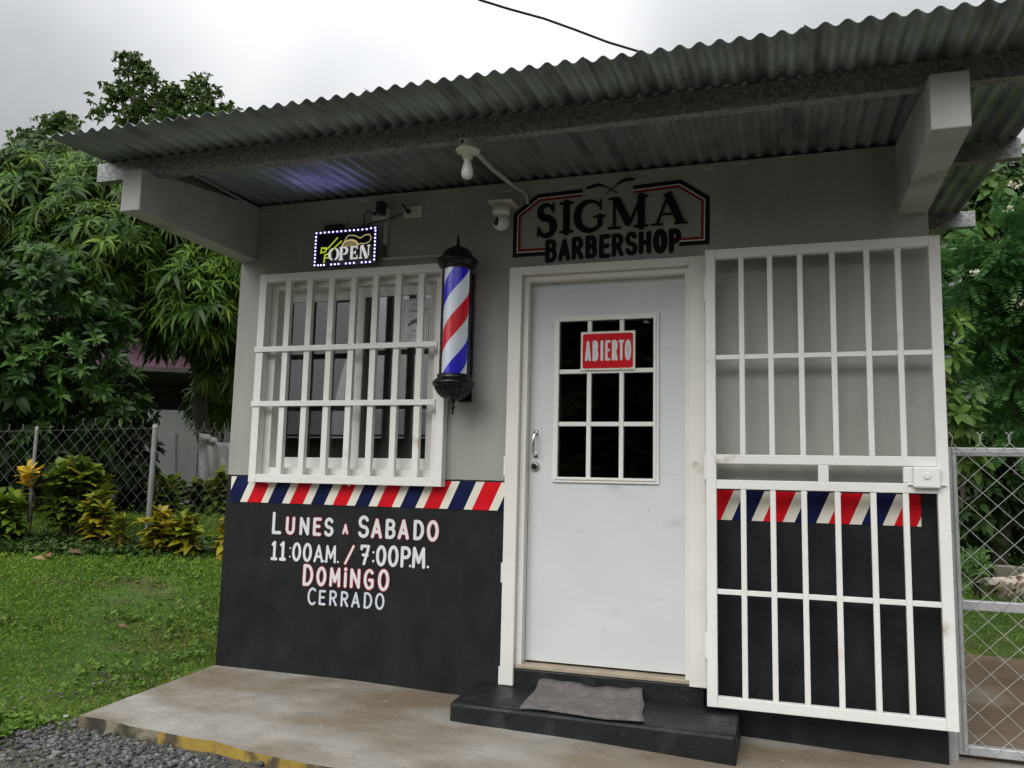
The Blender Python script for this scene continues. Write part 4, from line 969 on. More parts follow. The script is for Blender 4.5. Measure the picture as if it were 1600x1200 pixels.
V1, T1 = whorls(Cc, Ax, 11, .180, .029, 1.25, .75, RNG.beta(1.6, 2.4, len(Cc)))
Ci, Ai = blob_points(mg, 1000, .15); V2, T2 = whorls(Ci, Ai+np.array([0, 0, .3]), 9, .25, .05, 1.3, .7, np.full(len(Ci), .15))  # inner leaves all tinted dark: shade inside the crown put into their colour
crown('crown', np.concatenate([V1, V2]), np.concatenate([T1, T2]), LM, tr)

SM = leafmat('rosette_leaf', (.014, .040, .008), (.070, .155, .022), .42)
sh = [B(55, 470, 9.1, .75, .62), B(120, 560, 9.0, .62, .62), B(25, 590, 8.8, .6, .65), B(165, 500, 9.3, .33, .3), B(150, 655, 9.2, .38, .33), B(185, 650, 9.0, .18, .28), B(60, 690, 8.9, .5, .35), B(-60, 560, 8.6, .7, 1.0), B(215, 625, 9.3, .12, .12)]
b0 = at(110, 800, 9.3); tz = float(gz(b0[0], b0[1]))
tr = thing('rosette_shrub', 'tall dark shrub with leaf rosettes below the mango tree', 'shrub', (b0[0], b0[1], tz))
mb = MB(); limbs(mb, (b0[0], b0[1], tz-.1), at(100, 600, 9.1), sh, .06); mb.build('stem', M['bark'], tr)
Cc, Ax = blob_points(sh, 470, .72); V1, T1 = whorls(Cc, Ax*.7+np.array([0, 0, .6])-.4*np.array([_f[0], _f[1], 0]), 12, .125, .034, 1.15, .35, RNG.beta(1.8, 2.2, len(Cc)))
Ci, Ai = blob_points(sh, 420, .1); V2, T2 = whorls(Ci, Ai, 9, .14, .05, 1.3, .4, np.full(len(Ci), .08))  # inner whorls near the darkest tint, painting shade between the outer rosettes
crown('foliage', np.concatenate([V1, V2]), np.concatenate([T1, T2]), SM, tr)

FM = leafmat('far_leaf', (.028, .060, .014), (.100, .165, .032), .5)
def fartree(label, blobs, base, n, leaf, per=7):
    b0 = base; tz = float(gz(b0[0], b0[1])); tr = thing('tall_tree', label, 'tree', (b0[0], b0[1], tz), 'tall trees against the sky')
    mb = MB(); limbs(mb, (b0[0], b0[1], tz-.2), np.asarray(blobs[0][0])-np.array([0, 0, .3]), blobs, .2); mb.build('trunk', M['bark'], tr)
    Cc, Ax = blob_points(blobs, n//9, .45); Cc = np.repeat(Cc, 9, 0)+RNG.normal(0, .13, (n//9*9, 3))*np.array([1, 1, .7]); Ax = unit(len(Cc)); V, T = whorls(Cc, Ax+np.array([0, 0, .5]), per, leaf, leaf*.5, 1.2, .5, RNG.beta(2, 2, len(Cc))); crown('crown', V, T, FM, tr)
k = .0194
def Bk(px, py, rx, ry, d=25): return (at(px, py, d), rx*d/FPX, rx*d/FPX*.8, ry*d/FPX)
fartree('open-crowned tall tree whose top rises highest above the eave', [Bk(212, 150, 40, 28), Bk(208, 106, 26, 20), Bk(232, 118, 22, 20), Bk(258, 158, 28, 22), Bk(300, 160, 30, 24), Bk(322, 150, 20, 14), Bk(350, 172, 20, 14), Bk(165, 172, 18, 14), Bk(240, 190, 60, 18), Bk(310, 190, 50, 16), Bk(186, 140, 16, 16), Bk(200, 88, 14, 8), Bk(312, 130, 12, 10), Bk(280, 212, 80, 22)], at(240, 700, 25), 1500, .13)
fartree('lower round-topped tree behind the mango at the left', [Bk(80, 205, 34, 20, 21), Bk(50, 228, 24, 20, 21), Bk(110, 222, 36, 18, 21), Bk(95, 190, 22, 10, 21), Bk(40, 215, 14, 8, 21), Bk(80, 260, 60, 30, 21)], at(80, 700, 21), 1000, .12)

# crotons
CR = {'yellow': leafmat('croton_yellow', (.16, .15, .012), (.36, .30, .02), .35, accent=(.42, .19, .02), a_at=.93),
      'green': leafmat('croton_green', (.035, .075, .010), (.17, .26, .025), .35, accent=(.30, .24, .02), a_at=.86),
      'lime': leafmat('croton_lime', (.06, .085, .012), (.24, .27, .025), .35, accent=(.38, .22, .02), a_at=.88),
      'gold': leafmat('croton_gold', (.40, .22, .015), (.58, .40, .03), .35)}
def croton(px, pyb, wpx, hpx, kind, label, name='croton_bush', nstem=6, leaf=.15, p=None, lower='yellow', dep=None):
    p = hit(px, pyb) if dep is None else at(px, pyb, dep)
    d = float((p-EYE)@_f); w_ = wpx*d/FPX; h_ = hpx*d/FPX; z0 = float(gz(p[0], p[1]))
    t = thing(name, label, 'shrub', (p[0], p[1], z0), 'croton bushes along the fence')
    mb = MB(); C_ = []; A_ = []; Tn = []
    for i in range(nstem):
        a_ = RNG.uniform(0, 6.28); rr = w_*.40*math.sqrt((i+.3)/nstem); hh = h_*(1-.38*(rr/(w_*.45+1e-6))**2)*RNG.uniform(.82, 1.0)
        tip = np.array([p[0]+rr*math.cos(a_), p[1]+rr*math.sin(a_), z0+hh-.06]); base = np.array([p[0]+rr*.3*math.cos(a_), p[1]+rr*.3*math.sin(a_), z0-.03])
        mb.tube([base, base*.5+tip*.5+np.array([0, 0, .03]), tip], [.012, .010, .006], 6)
        for q in np.linspace(.30 if hh < 1 else .5, 1, max(4, int(hh*14))):
            c = base+(tip-base)*q; C_.append(c); A_.append(np.array([.25*math.cos(a_), .25*math.sin(a_), 1.0])); Tn.append(q)
    mb.build('stem', M['stem'], t); C_ = np.array(C_); A_ = np.array(A_); Tn = np.array(Tn)
    top = Tn > .72
    V, T = whorls(C_[top], A_[top], 8, leaf, leaf*.42, 1.05, .30, RNG.uniform(.25, .85, top.sum())); crown('upper_leaves', V, T, CR[kind], t)
    if (~top).any():
        V, T = whorls(C_[~top], A_[~top], 6, leaf, leaf*.42, 1.35, .45, RNG.uniform(.0, .6, (~top).sum())); crown('lower_leaves', V, T, CR[lower], t)
    return t
croton(112, 838, 104, 128, 'green', 'widest green-topped croton, right of the thin dark fence post', nstem=17, leaf=.15, lower='green')
croton(154, 848, 54, 92, 'lime', 'lime croton with orange lower leaves in front of the widest one', nstem=7, leaf=.14)
croton(189, 858, 30, 62, 'lime', 'narrow upright croton midway between the widest croton and the pale post', nstem=3, leaf=.11)
croton(243, 864, 50, 74, 'yellow', 'bright yellow croton at the foot of the pale fence post', nstem=8, leaf=.13)
croton(291, 866, 52, 74, 'lime', 'yellow-green croton just right of the bright yellow one', nstem=7, leaf=.13)
croton(352, 872, 34, 74, 'yellow', 'yellow croton half hidden by the shop corner', nstem=5, leaf=.13)
croton(6, 846, 56, 88, 'green', 'green croton cut by the left edge of the picture', nstem=7, leaf=.15, lower='green')
croton(262, 0, 70, 0, 'green', '', dep=None) if False else None
def backshrub(px, py, dep, wpx, hpx, kind, label):
    p = at(px, py, dep); p[2] = 0
    z0 = float(gz(p[0], p[1])); h_ = (at(px, py-hpx, dep)[2]-z0); d = dep
    return croton(px, 0, wpx, h_*FPX/d, kind, label, nstem=9, leaf=.16, dep=dep, lower='green')
def croton_at(p, w_, h_, kind, label, nstem, leaf):
    pass
for px, top, dep, wpx, kind, lab in ((265, 733, 10.3, 76, 'green', 'dark green croton behind the fence and the pale post'), (318, 740, 10.6, 56, 'green', 'dark green croton behind the fence below the grey tarp'), (350, 730, 10.2, 40, 'lime', 'mottled yellow and green croton against the tarp by the shop corner')):
    tp = at(px, top, dep); z0 = float(gz(tp[0], tp[1])); hp = (tp[2]-z0)*FPX/dep
    croton(px, top, wpx, hp, kind, lab, nstem=9, leaf=.17, dep=dep, lower='green')
# single tall gold rosette
p = hit(44, 842); d = float((p-EYE)@_f); z0 = float(gz(p[0], p[1])); tp = at(48, 738, d)
t = thing('gold_croton', 'lanky croton with one golden rosette beside the thin fence post', 'shrub', (p[0], p[1], z0), 'croton bushes along the fence')
mb = MB(); mb.tube([(p[0], p[1], z0-.03), (p[0]+.03, p[1], z0+.4), tuple(tp)], [.012, .010, .007], 6); mb.build('stem', M['stem'], t)
V, T = whorls(np.array([tp, tp-[0, 0, .05], tp-[0, 0, .12]]), np.array([[.2, -.5, 1.], [0, -.3, 1], [0, -.3, .8]]), 8, .17, .068, 1.1, .25, np.array([.8, .55, .2])); crown('leaves', V, T, CR['gold'], t)

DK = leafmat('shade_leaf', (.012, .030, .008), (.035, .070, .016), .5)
ub = [B(30, 650, 10.2, .7, .5), B(120, 690, 10.4, .6, .5), B(190, 640, 10.6, .45, .4), B(60, 760, 10.1, .6, .5), B(170, 760, 10.5, .55, .45), B(-60, 700, 9.8, .7, .8), B(215, 720, 10.9, .3, .5)]
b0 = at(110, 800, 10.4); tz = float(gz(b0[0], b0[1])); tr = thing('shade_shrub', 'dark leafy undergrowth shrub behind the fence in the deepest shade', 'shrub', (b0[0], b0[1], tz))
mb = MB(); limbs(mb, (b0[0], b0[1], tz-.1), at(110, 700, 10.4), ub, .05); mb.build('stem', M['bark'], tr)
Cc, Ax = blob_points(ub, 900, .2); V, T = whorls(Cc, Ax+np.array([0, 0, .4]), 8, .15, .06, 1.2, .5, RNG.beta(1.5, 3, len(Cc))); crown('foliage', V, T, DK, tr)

# low weeds at the foot of the fence
def weeds():
    n = 700; P = []
    for _ in range(n):
        px = RNG.uniform(-20, 350); q = hit(px, RNG.uniform(838, 866)+px*.02); P.append(q)
    P = np.array(P); V, T = whorls(P, np.tile([0, 0, 1.], (n, 1))+RNG.normal(0, .25, (n, 3)), 6, .085, .035, .95, .4, RNG.beta(2, 2, n))
    o = crown('weeds', V, T, leafmat('weed_leaf', (.022, .050, .012), (.075, .13, .03), .6), None); tag(o, 'low dark weeds growing along the foot of the fence', 'weeds', kind='stuff')
weeds()

# ------------------------------------------------------------------ neighbour's house behind the mango
hp = at(230, 700, 15.0); hz = .52
hs = thing('pink_house', 'pink house with a dark lean-to porch behind the mango tree', 'house', (hp[0], hp[1], hz))
hr = Matrix.Rotation(YAW+.18, 4, 'Z')
def hl(x, y, z): v = hr @ Vector((x, y, 0)); return (hp[0]+v.x, hp[1]+v.y, hz+z)
def hbox(mb, x0, x1, y0, y1, z0, z1): mb.hexa([hl(x0, y0, z0), hl(x1, y0, z0), hl(x1, y1, z0), hl(x0, y1, z0), hl(x0, y0, z1), hl(x1, y0, z1), hl(x1, y1, z1), hl(x0, y1, z1)])
mb = MB(); hbox(mb, -4.2, 2.6, 1.8, 6.5, 0, 3.6); mb.build('wall', material('pink_house_paint', (.17, .085, .125), .7, var=.1, vscale=2), hs)
mb = MB(); hbox(mb, -2.6, 2.6, 1.74, 1.79, 0, 2.39); mb.build('porch_shade_sheet', material('painted_porch_shade', (.03, .027, .025), .8), hs)  # dark sheet over the pink wall, painting in the porch's shade
mb = MB(); hbox(mb, -2.6, 3.0, -.6, 1.85, 2.40, 2.48); mb.build('porch_roof', material('rusty_roof_iron', (.05, .04, .035), .6, var=.3, vscale=3), hs)
mb = MB(); mb.hexa([hl(-4.6, 1.2, 3.55), hl(3.0, 1.2, 3.55), hl(3.0, 4.2, 4.7), hl(-4.6, 4.2, 4.7), hl(-4.6, 1.2, 3.62), hl(3.0, 1.2, 3.62), hl(3.0, 4.2, 4.78), hl(-4.6, 4.2, 4.78)]); mb.hexa([hl(-4.6, 4.2, 4.7), hl(3.0, 4.2, 4.7), hl(3.0, 7.0, 3.55), hl(-4.6, 7.0, 3.55), hl(-4.6, 4.2, 4.78), hl(3.0, 4.2, 4.78), hl(3.0, 7.0, 3.62), hl(-4.6, 7.0, 3.62)])
mb.build('roof', material('house_roof_iron', (.12, .1, .09), .6, var=.2, vscale=2), hs)
mb = MB(); hbox(mb, .02, .92, -.25, -.18, 0, 1.75); mb.build('grey_panel', material('grey_board', (.17, .175, .17), .8, var=.12, vscale=2), hs)
mb = MB(); hbox(mb, -2.4, .018, -.2, -.12, 0, 1.25); mb.build('low_wall', material('dirty_render', (.05, .05, .047), .85, var=.2, vscale=2), hs)
for x in (1.22, 1.38, -1.5): mb = MB(); hbox(mb, x, x+.10, -.4, -.3, 0, 2.28); mb.build('porch_post', material('grey_post', (.10, .10, .095), .8), hs)
mb = MB(); hbox(mb, .12, .62, 1.77, 1.80, 2.49, 2.78); mb.build('red_trim', material('red_trim', (.35, .05, .045), .6), hs)
# (the tarp hangs on a line)
def tarp():
    mb = MB(); n, k = 26, 16; vs = []; fs = []; w_ = k+1
    for i in range(n+1):
        for j in range(k+1):
            s_, q = i/n, j/k; px = 312+s_*75-q*4*(1-s_); py = 686+6*math.sin(s_*2.6)+q*(66+4*s_)-8*(s_ < .12)*(1-q)*1.2
            dep = 11.3+.05*math.sin(s_*14+q*3)+.04*math.sin(s_*29-q*4)+.12*q*math.sin(s_*5)
            vs.append(at(px, py, dep))
    for i in range(n):
        for j in range(k): fs.append((i*w_+j, i*w_+j+1, (i+1)*w_+j+1, (i+1)*w_+j))
    mb.add(vs, fs, 0, True); mb.ball(at(322, 684, 11.25), .085, .06, .05, 7); mb.ball(at(331, 688, 11.27), .08, .05, .045, 7)
    o = mb.build('tarp', material('grey_tarpaulin', (.70, .71, .70), .6, var=.08, vscale=4, bump=.5, bscale=12)); s = o.modifiers.new('thickness', 'SOLIDIFY'); s.thickness = .004
    tag(recenter(o), 'crumpled pale grey tarp draped on a line behind the fence', 'tarp')
tarp()
mb = MB(); mb.tube([at(277, 790, 10.9), at(277, 677, 10.9)], .022, 8); tag(recenter(mb.build('stake', M['galv_plain'])), 'thin grey stake standing behind the fence before the grey panel', 'stake')

# ------------------------------------------------------------------ right side
BM = leafmat('broad_leaf', (.022, .052, .012), (.085, .155, .030), .4)
def bushthing(name, label, blobs, base, n, per, leaf, wd, mat, stem_r, cat='shrub', group=None, droop=.4, shell=.55, tb=(2, 2), tri=(0, 0, .5)):
    z0 = float(gz(base[0], base[1])); t = thing(name, label, cat, (base[0], base[1], z0), group)
    mb = MB(); limbs(mb, (base[0], base[1], z0-.1), np.mean([b[0] for b in blobs], 0)-np.array([0, 0, .4]), blobs, stem_r); mb.build('trunk' if cat == 'tree' else 'stem', M['bark'], t)
    Cc, Ax = blob_points(blobs, n, shell); V, T = whorls(Cc, Ax*.7+np.array(tri)-.35*np.array([_f[0], _f[1], 0]), per, leaf, wd, 1.15, droop, RNG.beta(*tb, len(Cc))); crown('crown' if cat == 'tree' else 'foliage', V, T, mat, t)
    return t
def Bd(px, py, d, rx, rz): return (at(px, py, d), rx*d/FPX, rx*d/FPX*.8, rz*d/FPX)
DK = leafmat('deep_green_leaf', (.016, .042, .010), (.055, .110, .024), .5)
bushthing('dense_tree', 'dense dark broadleaf tree filling the gap beyond the mesh gate', [Bd(1560, 360, 11.5, 80, 80), Bd(1500, 470, 11.2, 60, 90), Bd(1620, 520, 11.6, 80, 110), Bd(1540, 620, 11.4, 80, 80), Bd(1480, 330, 12, 60, 80), Bd(1690, 380, 12, 80, 130), Bd(1600, 720, 11.8, 110, 60), Bd(1500, 760, 12, 70, 80), Bd(1650, 800, 12.4, 120, 70), Bd(1540, 850, 12.6, 80, 50), Bd(1620, 300, 12.4, 90, 70), Bd(1560, 280, 13, 60, 50), Bd(1640, 620, 12.4, 90, 90)],
          at(1560, 800, 12.2), 2600, 8, .17, .075, DK, .12, 'tree')
bushthing('broadleaf_shrub', 'shrub with big pale oval leaves against the security gate edge', [Bd(1492, 560, 7.6, 14, 26), Bd(1500, 650, 7.5, 26, 30), Bd(1520, 610, 7.7, 20, 18), Bd(1500, 700, 7.6, 22, 22), Bd(1484, 620, 7.6, 14, 60), Bd(1520, 720, 7.7, 26, 14), Bd(1490, 500, 7.8, 10, 18)],
          at(1470, 850, 7.7), 58, 5, .135, .062, leafmat('pale_oval_leaf', (.045, .10, .018), (.13, .22, .04), .38), .014, shell=.3)
bushthing('broadleaf_tree', 'tree with rounded mid-green leaves under the right rafter ends', [Bd(1560, 300, 8.6, 40, 36), Bd(1530, 360, 8.8, 50, 40), Bd(1590, 400, 8.8, 40, 40), Bd(1625, 330, 8.5, 40, 60)], at(1640, 820, 9.0), 260, 6, .13, .065, BM, .05, 'tree')
# feathery tree: pinnate fronds
def fronds(C_, A_, L, nl, lw, T_):
    n = len(C_); D = A_/np.linalg.norm(A_, axis=1, keepdims=True); up = np.tile([0, 0, 1.], (n, 1))+RNG.normal(0, .25, (n, 3)); S = np.cross(D, up); S /= np.linalg.norm(S, axis=1, keepdims=True)
    P, DD, NN, LL, TT = [], [], [], [], []
    for k_ in range(nl):
        u_ = (k_+1)/nl; base = C_+D*L*u_+np.array([0, 0, -1.])*L*.28*u_*u_
        for sg in (-1, 1):
            P.append(base); DD.append(S*sg+D*.45+RNG.normal(0, .08, (n, 3))+np.array([0, 0, -.15])); NN.append(np.cross(D, S)+RNG.normal(0, .15, (n, 3))); LL.append(np.full(n, L*.26*math.sin(.45+u_*2.3))); TT.append(T_)
    P, DD, NN, LL, TT = map(np.concatenate, (P, DD, NN, LL, TT))
    return leaf_arrays(P, DD, NN, LL, LL*lw, np.full(len(P), .15), np.clip(TT+RNG.normal(0, .06, len(TT)), 0, 1))
fb = [Bd(1575, 380, 8.0, 40, 50), Bd(1520, 430, 8.2, 50, 26), Bd(1590, 470, 8.1, 40, 50), Bd(1530, 500, 8.3, 50, 36), Bd(1595, 560, 8.2, 40, 60), Bd(1560, 600, 8.6, 44, 50), Bd(1598, 660, 8.2, 30, 40), Bd(1640, 450, 8.2, 50, 120)]
base = at(1650, 830, 8.6); z0 = float(gz(base[0], base[1]))
t = thing('feathery_tree', 'feathery tree with fern-like fronds and cream flowers at the far right', 'tree', (base[0], base[1], z0))
mb = MB(); limbs(mb, (base[0], base[1], z0-.1), at(1590, 520, 8.3), fb, .05); mb.build('trunk', M['bark'], t)
Cc, Ax = blob_points(fb, 800, .3); V, T = fronds(Cc, Ax*.8+np.array([0, 0, .25])-.3*np.array([_f[0], _f[1], 0]), .34, 12, .36, RNG.beta(2, 2, len(Cc)))
crown('crown', V, T, leafmat('feather_leaf', (.030, .090, .028), (.105, .235, .062), .5), t)
Cc, Ax = blob_points([Bd(1588, 285, 7.7, 14, 8), Bd(1578, 330, 7.7, 12, 8), Bd(1525, 425, 7.9, 14, 6), Bd(1600, 300, 7.8, 10, 10), Bd(1590, 470, 7.7, 8, 20)], 34, .2)
FLM = leafmat('cream_flower', (.55, .52, .36), (.72, .69, .55), .6)
for px, py, dep, rx, rz, k_ in ((1588, 285, 7.7, 14, 8, 12), (1578, 330, 7.7, 10, 7, 8), (1525, 425, 7.9, 12, 5, 6), (1606, 305, 7.8, 8, 8, 6), (1590, 470, 7.7, 6, 12, 5)):
    Cc, Ax = blob_points([Bd(px, py, dep, rx, rz)], k_, .2); V, T = whorls(Cc, Ax, 7, .024, .012, 1.2, .1, RNG.uniform(.3, 1, len(Cc))); crown('flower_sprig', V, T, FLM, t)
# cassava
p = hit(1528, 932); d = float((p-EYE)@_f)
t = thing('cassava_plant', 'small cassava plant with fingered leaves beside the hen', 'plant', (p[0], p[1], float(gz(p[0], p[1]))))
mb = MB(); Pc, Dc, Nc = [], [], []; tops = []
for i in range(26):
    q = at(1492+RNG.uniform(0, 56), 858+RNG.uniform(0, 62), d+RNG.uniform(-.2, .15)); tops.append(q)
    mb.tube([(p[0]+RNG.normal(0, .03), p[1]+RNG.normal(0, .03), float(gz(p[0], p[1]))-.02), (np.array([p[0], p[1], q[2]])*.5+q*.5-np.array([0, 0, .05])), tuple(q)], [.006, .004, .002], 5)
mb.build('stem', M['stem'], t)
V, T = whorls(np.array(tops), np.tile([-.2, -.6, .55], (26, 1))+RNG.normal(0, .25, (26, 3)), 7, .13, .028, 1.35, .55, RNG.uniform(.2, 1, 26)); crown('leaves', V, T, leafmat('cassava_leaf', (.035, .09, .02), (.13, .23, .05), .45), t)
# hen
def hen():
    p = hit(1578, 953); z0 = float(gz(p[0], p[1])); t = thing('hen', 'white and brown hen seen from behind through the mesh gate', 'hen', (p[0], p[1], z0))
    ax = np.array([_r0[0], _r0[1], 0])*.95+np.array([_f[0], _f[1], 0])*.3; ax /= np.linalg.norm(ax); sd = np.array([-ax[1], ax[0], 0])
    K = lambda s_, h_, l_=0.0: np.array([p[0], p[1], z0])+ax*s_+sd*l_+np.array([0, 0, h_])
    fm = material('hen_feathers', (.60, .53, .42), .8, var=.15, vscale=18, bump=.6, bscale=50, stain=(.13, .055, .025), stain_scale=7, stain_lo=.52, stain_hi=.60)
    mb = MB(); prof = [(-.235, .30, .012, .03), (-.19, .285, .035, .05), (-.12, .255, .072, .085), (-.03, .235, .096, .105), (.06, .232, .103, .112), (.15, .25, .092, .108), (.21, .285, .068, .085), (.25, .335, .044, .052), (.27, .385, .034, .036), (.285, .425, .033, .034), (.31, .44, .026, .027), (.33, .437, .010, .012)]
    n = 18; vs = []
    for s_, h_, a_, b_ in prof:
        for j in range(n):
            an = 2*math.pi*j/n; vs.append(K(s_, h_+b_*math.sin(an), a_*math.cos(an)))
    fs = [(i*n+j, i*n+(j+1) % n, (i+1)*n+(j+1) % n, (i+1)*n+j) for i in range(len(prof)-1) for j in range(n)]+[tuple(range(n))[::-1], tuple(range((len(prof)-1)*n, len(prof)*n))]
    mb.add(vs, fs, 0, True)
    for sg in (-1, 1): mb.tube([K(.02, .15, .045*sg), K(.03, .09, .045*sg), K(.0, .012, .045*sg)], [.032, .012, .008], 8)
    o = mb.build('body', fm, t); sb = o.modifiers.new('smooth', 'SUBSURF'); sb.levels = 1; sb.render_levels = 1
    P_, D_, N_ = [], [], []
    for i in range(16):
        u_ = (i/15-.5)*2; P_.append(K(-.17, .275, .03*u_)); D_.append(-ax*1.0+np.array([0, 0, .62-.35*abs(u_)])+sd*u_*.35); N_.append(sd*(1 if u_ > 0 else -1)+np.array([0, 0, .2]))
    V, T = leaf_arrays(np.array(P_), np.array(D_), np.array(N_), np.full(16, .20), np.full(16, .045), np.full(16, .35), RNG.uniform(0, 1, 16)); crown('tail_feathers', V, T, leafmat('tail_feather', (.30, .24, .18), (.72, .70, .66), .7), t)
    for sg in (-1, 1):
        P_ = []; D_ = []
        for i in range(22): P_.append(K(.13-.012*i+RNG.normal(0, .008), .285-.004*(i % 7)*3, .088*sg)); D_.append(-ax+np.array([0, 0, -.25-.05*(i % 7)])+sd*sg*.1)
        V, T = leaf_arrays(np.array(P_), np.array(D_), np.tile(sd*sg, (22, 1)), np.full(22, .12), np.full(22, .04), np.full(22, .1), RNG.uniform(0, 1, 22)); crown('wing', V, T, leafmat('wing_feather', (.10, .045, .025), (.55, .47, .38), .7), t)
    mb = MB(); 
    for i, (s_, h_) in enumerate(((.285, .47), (.30, .478), (.318, .468))): mb.ball(K(s_, h_), .012, .005, .018, 6)
    cm = material('hen_comb', (.45, .03, .03), .5); mb.build('comb', cm, t); mb = MB(); mb.ball(K(.325, .405), .007, .006, .016, 6); mb.build('wattle', cm, t)
    horn = material('hen_horn', (.5, .36, .12), .5)
    mb = MB(); mb.tube([K(.325, .437), K(.345, .433), K(.362, .425)], [.010, .006, .001], 8); mb.build('beak', horn, t)
    for sg in (-1, 1):
        mb = MB()
        for dx, dy in ((.045, 0), (.03, .03), (.03, -.03), (-.03, 0)): mb.tube([K(.0, .014, .045*sg), K(dx, .006, .045*sg+dy)], [.006, .003], 5)
        mb.build('foot', horn, t)
    
    for sg in (-1, 1): mb = MB(); mb.ball(K(.308, .446, .025*sg), .005, .005, .005, 6); mb.build('eye', M['black_gloss'], t)
hen()
for px, py, w_, h_, lab in ((1573, 934, .22, .24, 'tan concrete block standing behind the hen'), (1608, 930, .20, .19, 'grey concrete block at the right edge behind the hen')):
    q = at(px, py, 9.6); z0 = float(gz(q[0], q[1])); mb = MB(); mb.box(q[0]-w_/2, q[0]+w_/2, q[1]-.08, q[1]+.08, z0-.02, z0+.30+h_*.3)
    tag(recenter(mb.build('concrete_block', material('block', (.22, .2, .16), .85, var=.2, vscale=9, bump=.5), None, .015)), lab, 'block', 'concrete blocks behind the hen')

# ------------------------------------------------------------------ grass, gravel, stones, leaves
GM = leafmat('grass_blade', (.060, .135, .013), (.205, .315, .036), .6, .3, accent=(.25, .20, .07), a_at=.97)
def on_pave(x, y): return (x > .02-.105*(y+0)/-1.0*-1*0+(-y*.105) - .01) & (y > -1.10-.10*(x-.11)) & (y < .0)
def grass(name, label, x0, x1, y0, y1, n, test, L=.055, pat=True):
    X = RNG.uniform(x0, x1, n); Y = RNG.uniform(y0, y1, n); k_ = test(X, Y); X, Y = X[k_], Y[k_]
    dist = np.hypot(X-EYE[0], Y-EYE[1]); ke = RNG.uniform(0, 1, len(X)) < np.clip((6.5/dist)**1.6, .12, 1); X, Y, dist = X[ke], Y[ke], dist[ke]
    worn = np.sin(X*1.15+2.1+.6*np.sin(Y*2))*np.cos(Y*.95+X*.7) + .35*np.sin(X*5+Y*3); kw = ~((worn > .75) & (RNG.uniform(0, 1, len(X)) < .30)); X, Y, dist, worn = X[kw], Y[kw], dist[kw], worn[kw]
    Z = np.maximum(gz(X, Y), np.where(Y < -1.15, -.055, -9))-.012; m_ = len(X); D = RNG.normal(0, .62, (m_, 3)); D[:, 2] = .75
    patch = .5+.5*np.sin(X*1.7+1.3*np.sin(Y*1.1))*np.cos(Y*1.5+X*.5)
    ll = L*(.6+.8*RNG.uniform(0, 1, m_))*(1+.18*(dist-5)).clip(.8, 2)*(.75+.5*patch); NN = RNG.normal(0, 1, (m_, 3)); NN[:, 2] = .3
    tint = np.clip(.20+.34*patch+RNG.normal(0, .16, m_)+.6*(RNG.uniform(0, 1, m_) < np.where(worn > .5, .20, .03)), 0, 1)
    V, T = leaf_arrays(np.stack([X, Y, Z], 1), D, NN, ll, .0052*(1+.22*(dist-5)).clip(.8, 2.4), np.full(m_, .45), tint)
    tag(crown(name, V, T, GM, None), label, 'grass', kind='stuff')
def ptest(X, Y):
    inv = (X > -.105*Y-.01) & (Y < .05) & (Y > -1.11-.10*(X-.11))    # on the slab
    gravel = (np.hypot((X-.52)/.46, (Y+1.27+.08*(X-.3))/.13) < 1)
    return (~inv) & (~(gravel & (RNG.uniform(0, 1, len(X)) < .52))) & ~((X > -.02) & (Y > -.05))
grass('grass', 'short green lawn left of the shop', -9, .8, -1.75, 6.5, 340000, ptest, .042)
grass('grass', 'strip of lawn seen through the mesh gate', 3.85, 8.5, 1.0, 7.5, 16000, lambda X, Y: ~((X < 4.9) & (Y < 2.8)) & ~((X < 6.7) & (Y < 1.6+.3*(6-X))), .07)
def broadweeds():
    n = 5200; X = RNG.uniform(-5, .6, n); Y = np.where(np.arange(n) < 1500, RNG.uniform(-1.75, -1.05, n), RNG.uniform(-1.9, 3.5, n)); X = np.where(np.arange(n) < 1500, RNG.uniform(-.5, .75, n), X); k_ = ~((X > -.105*Y-.03) & (Y < .05)) & ~((X > -.03) & (Y > -.05)) & ((np.sin(X*2.3)*np.cos(Y*2.9+1) > .05) | (np.hypot(X+.2, Y+.2) < .5)); X, Y = X[k_], Y[k_]; m_ = len(X)
    k2 = (RNG.uniform(0, 1, m_) < np.where(Y < -1.12, np.where(np.sin(X*4.1+Y*3) > -.3, 1, .25), 1.0)); X, Y = X[k2], Y[k2]; m_ = len(X)
    P = np.stack([X, Y, np.maximum(gz(X, Y), np.where(Y < -1.1, -.05, -9))+.012], 1); V, T = whorls(P, np.tile([0, 0, 1.], (m_, 1))+RNG.normal(0, .35, (m_, 3)), 5, .030, .018, 1.05, .3, RNG.beta(2, 2, m_))
    tag(crown('ground_cover', V, T, leafmat('clover_leaf', (.05, .115, .014), (.16, .25, .035), .55), None), 'low broad-leaved ground cover mixed into the lawn', 'ground cover', kind='stuff')
broadweeds()
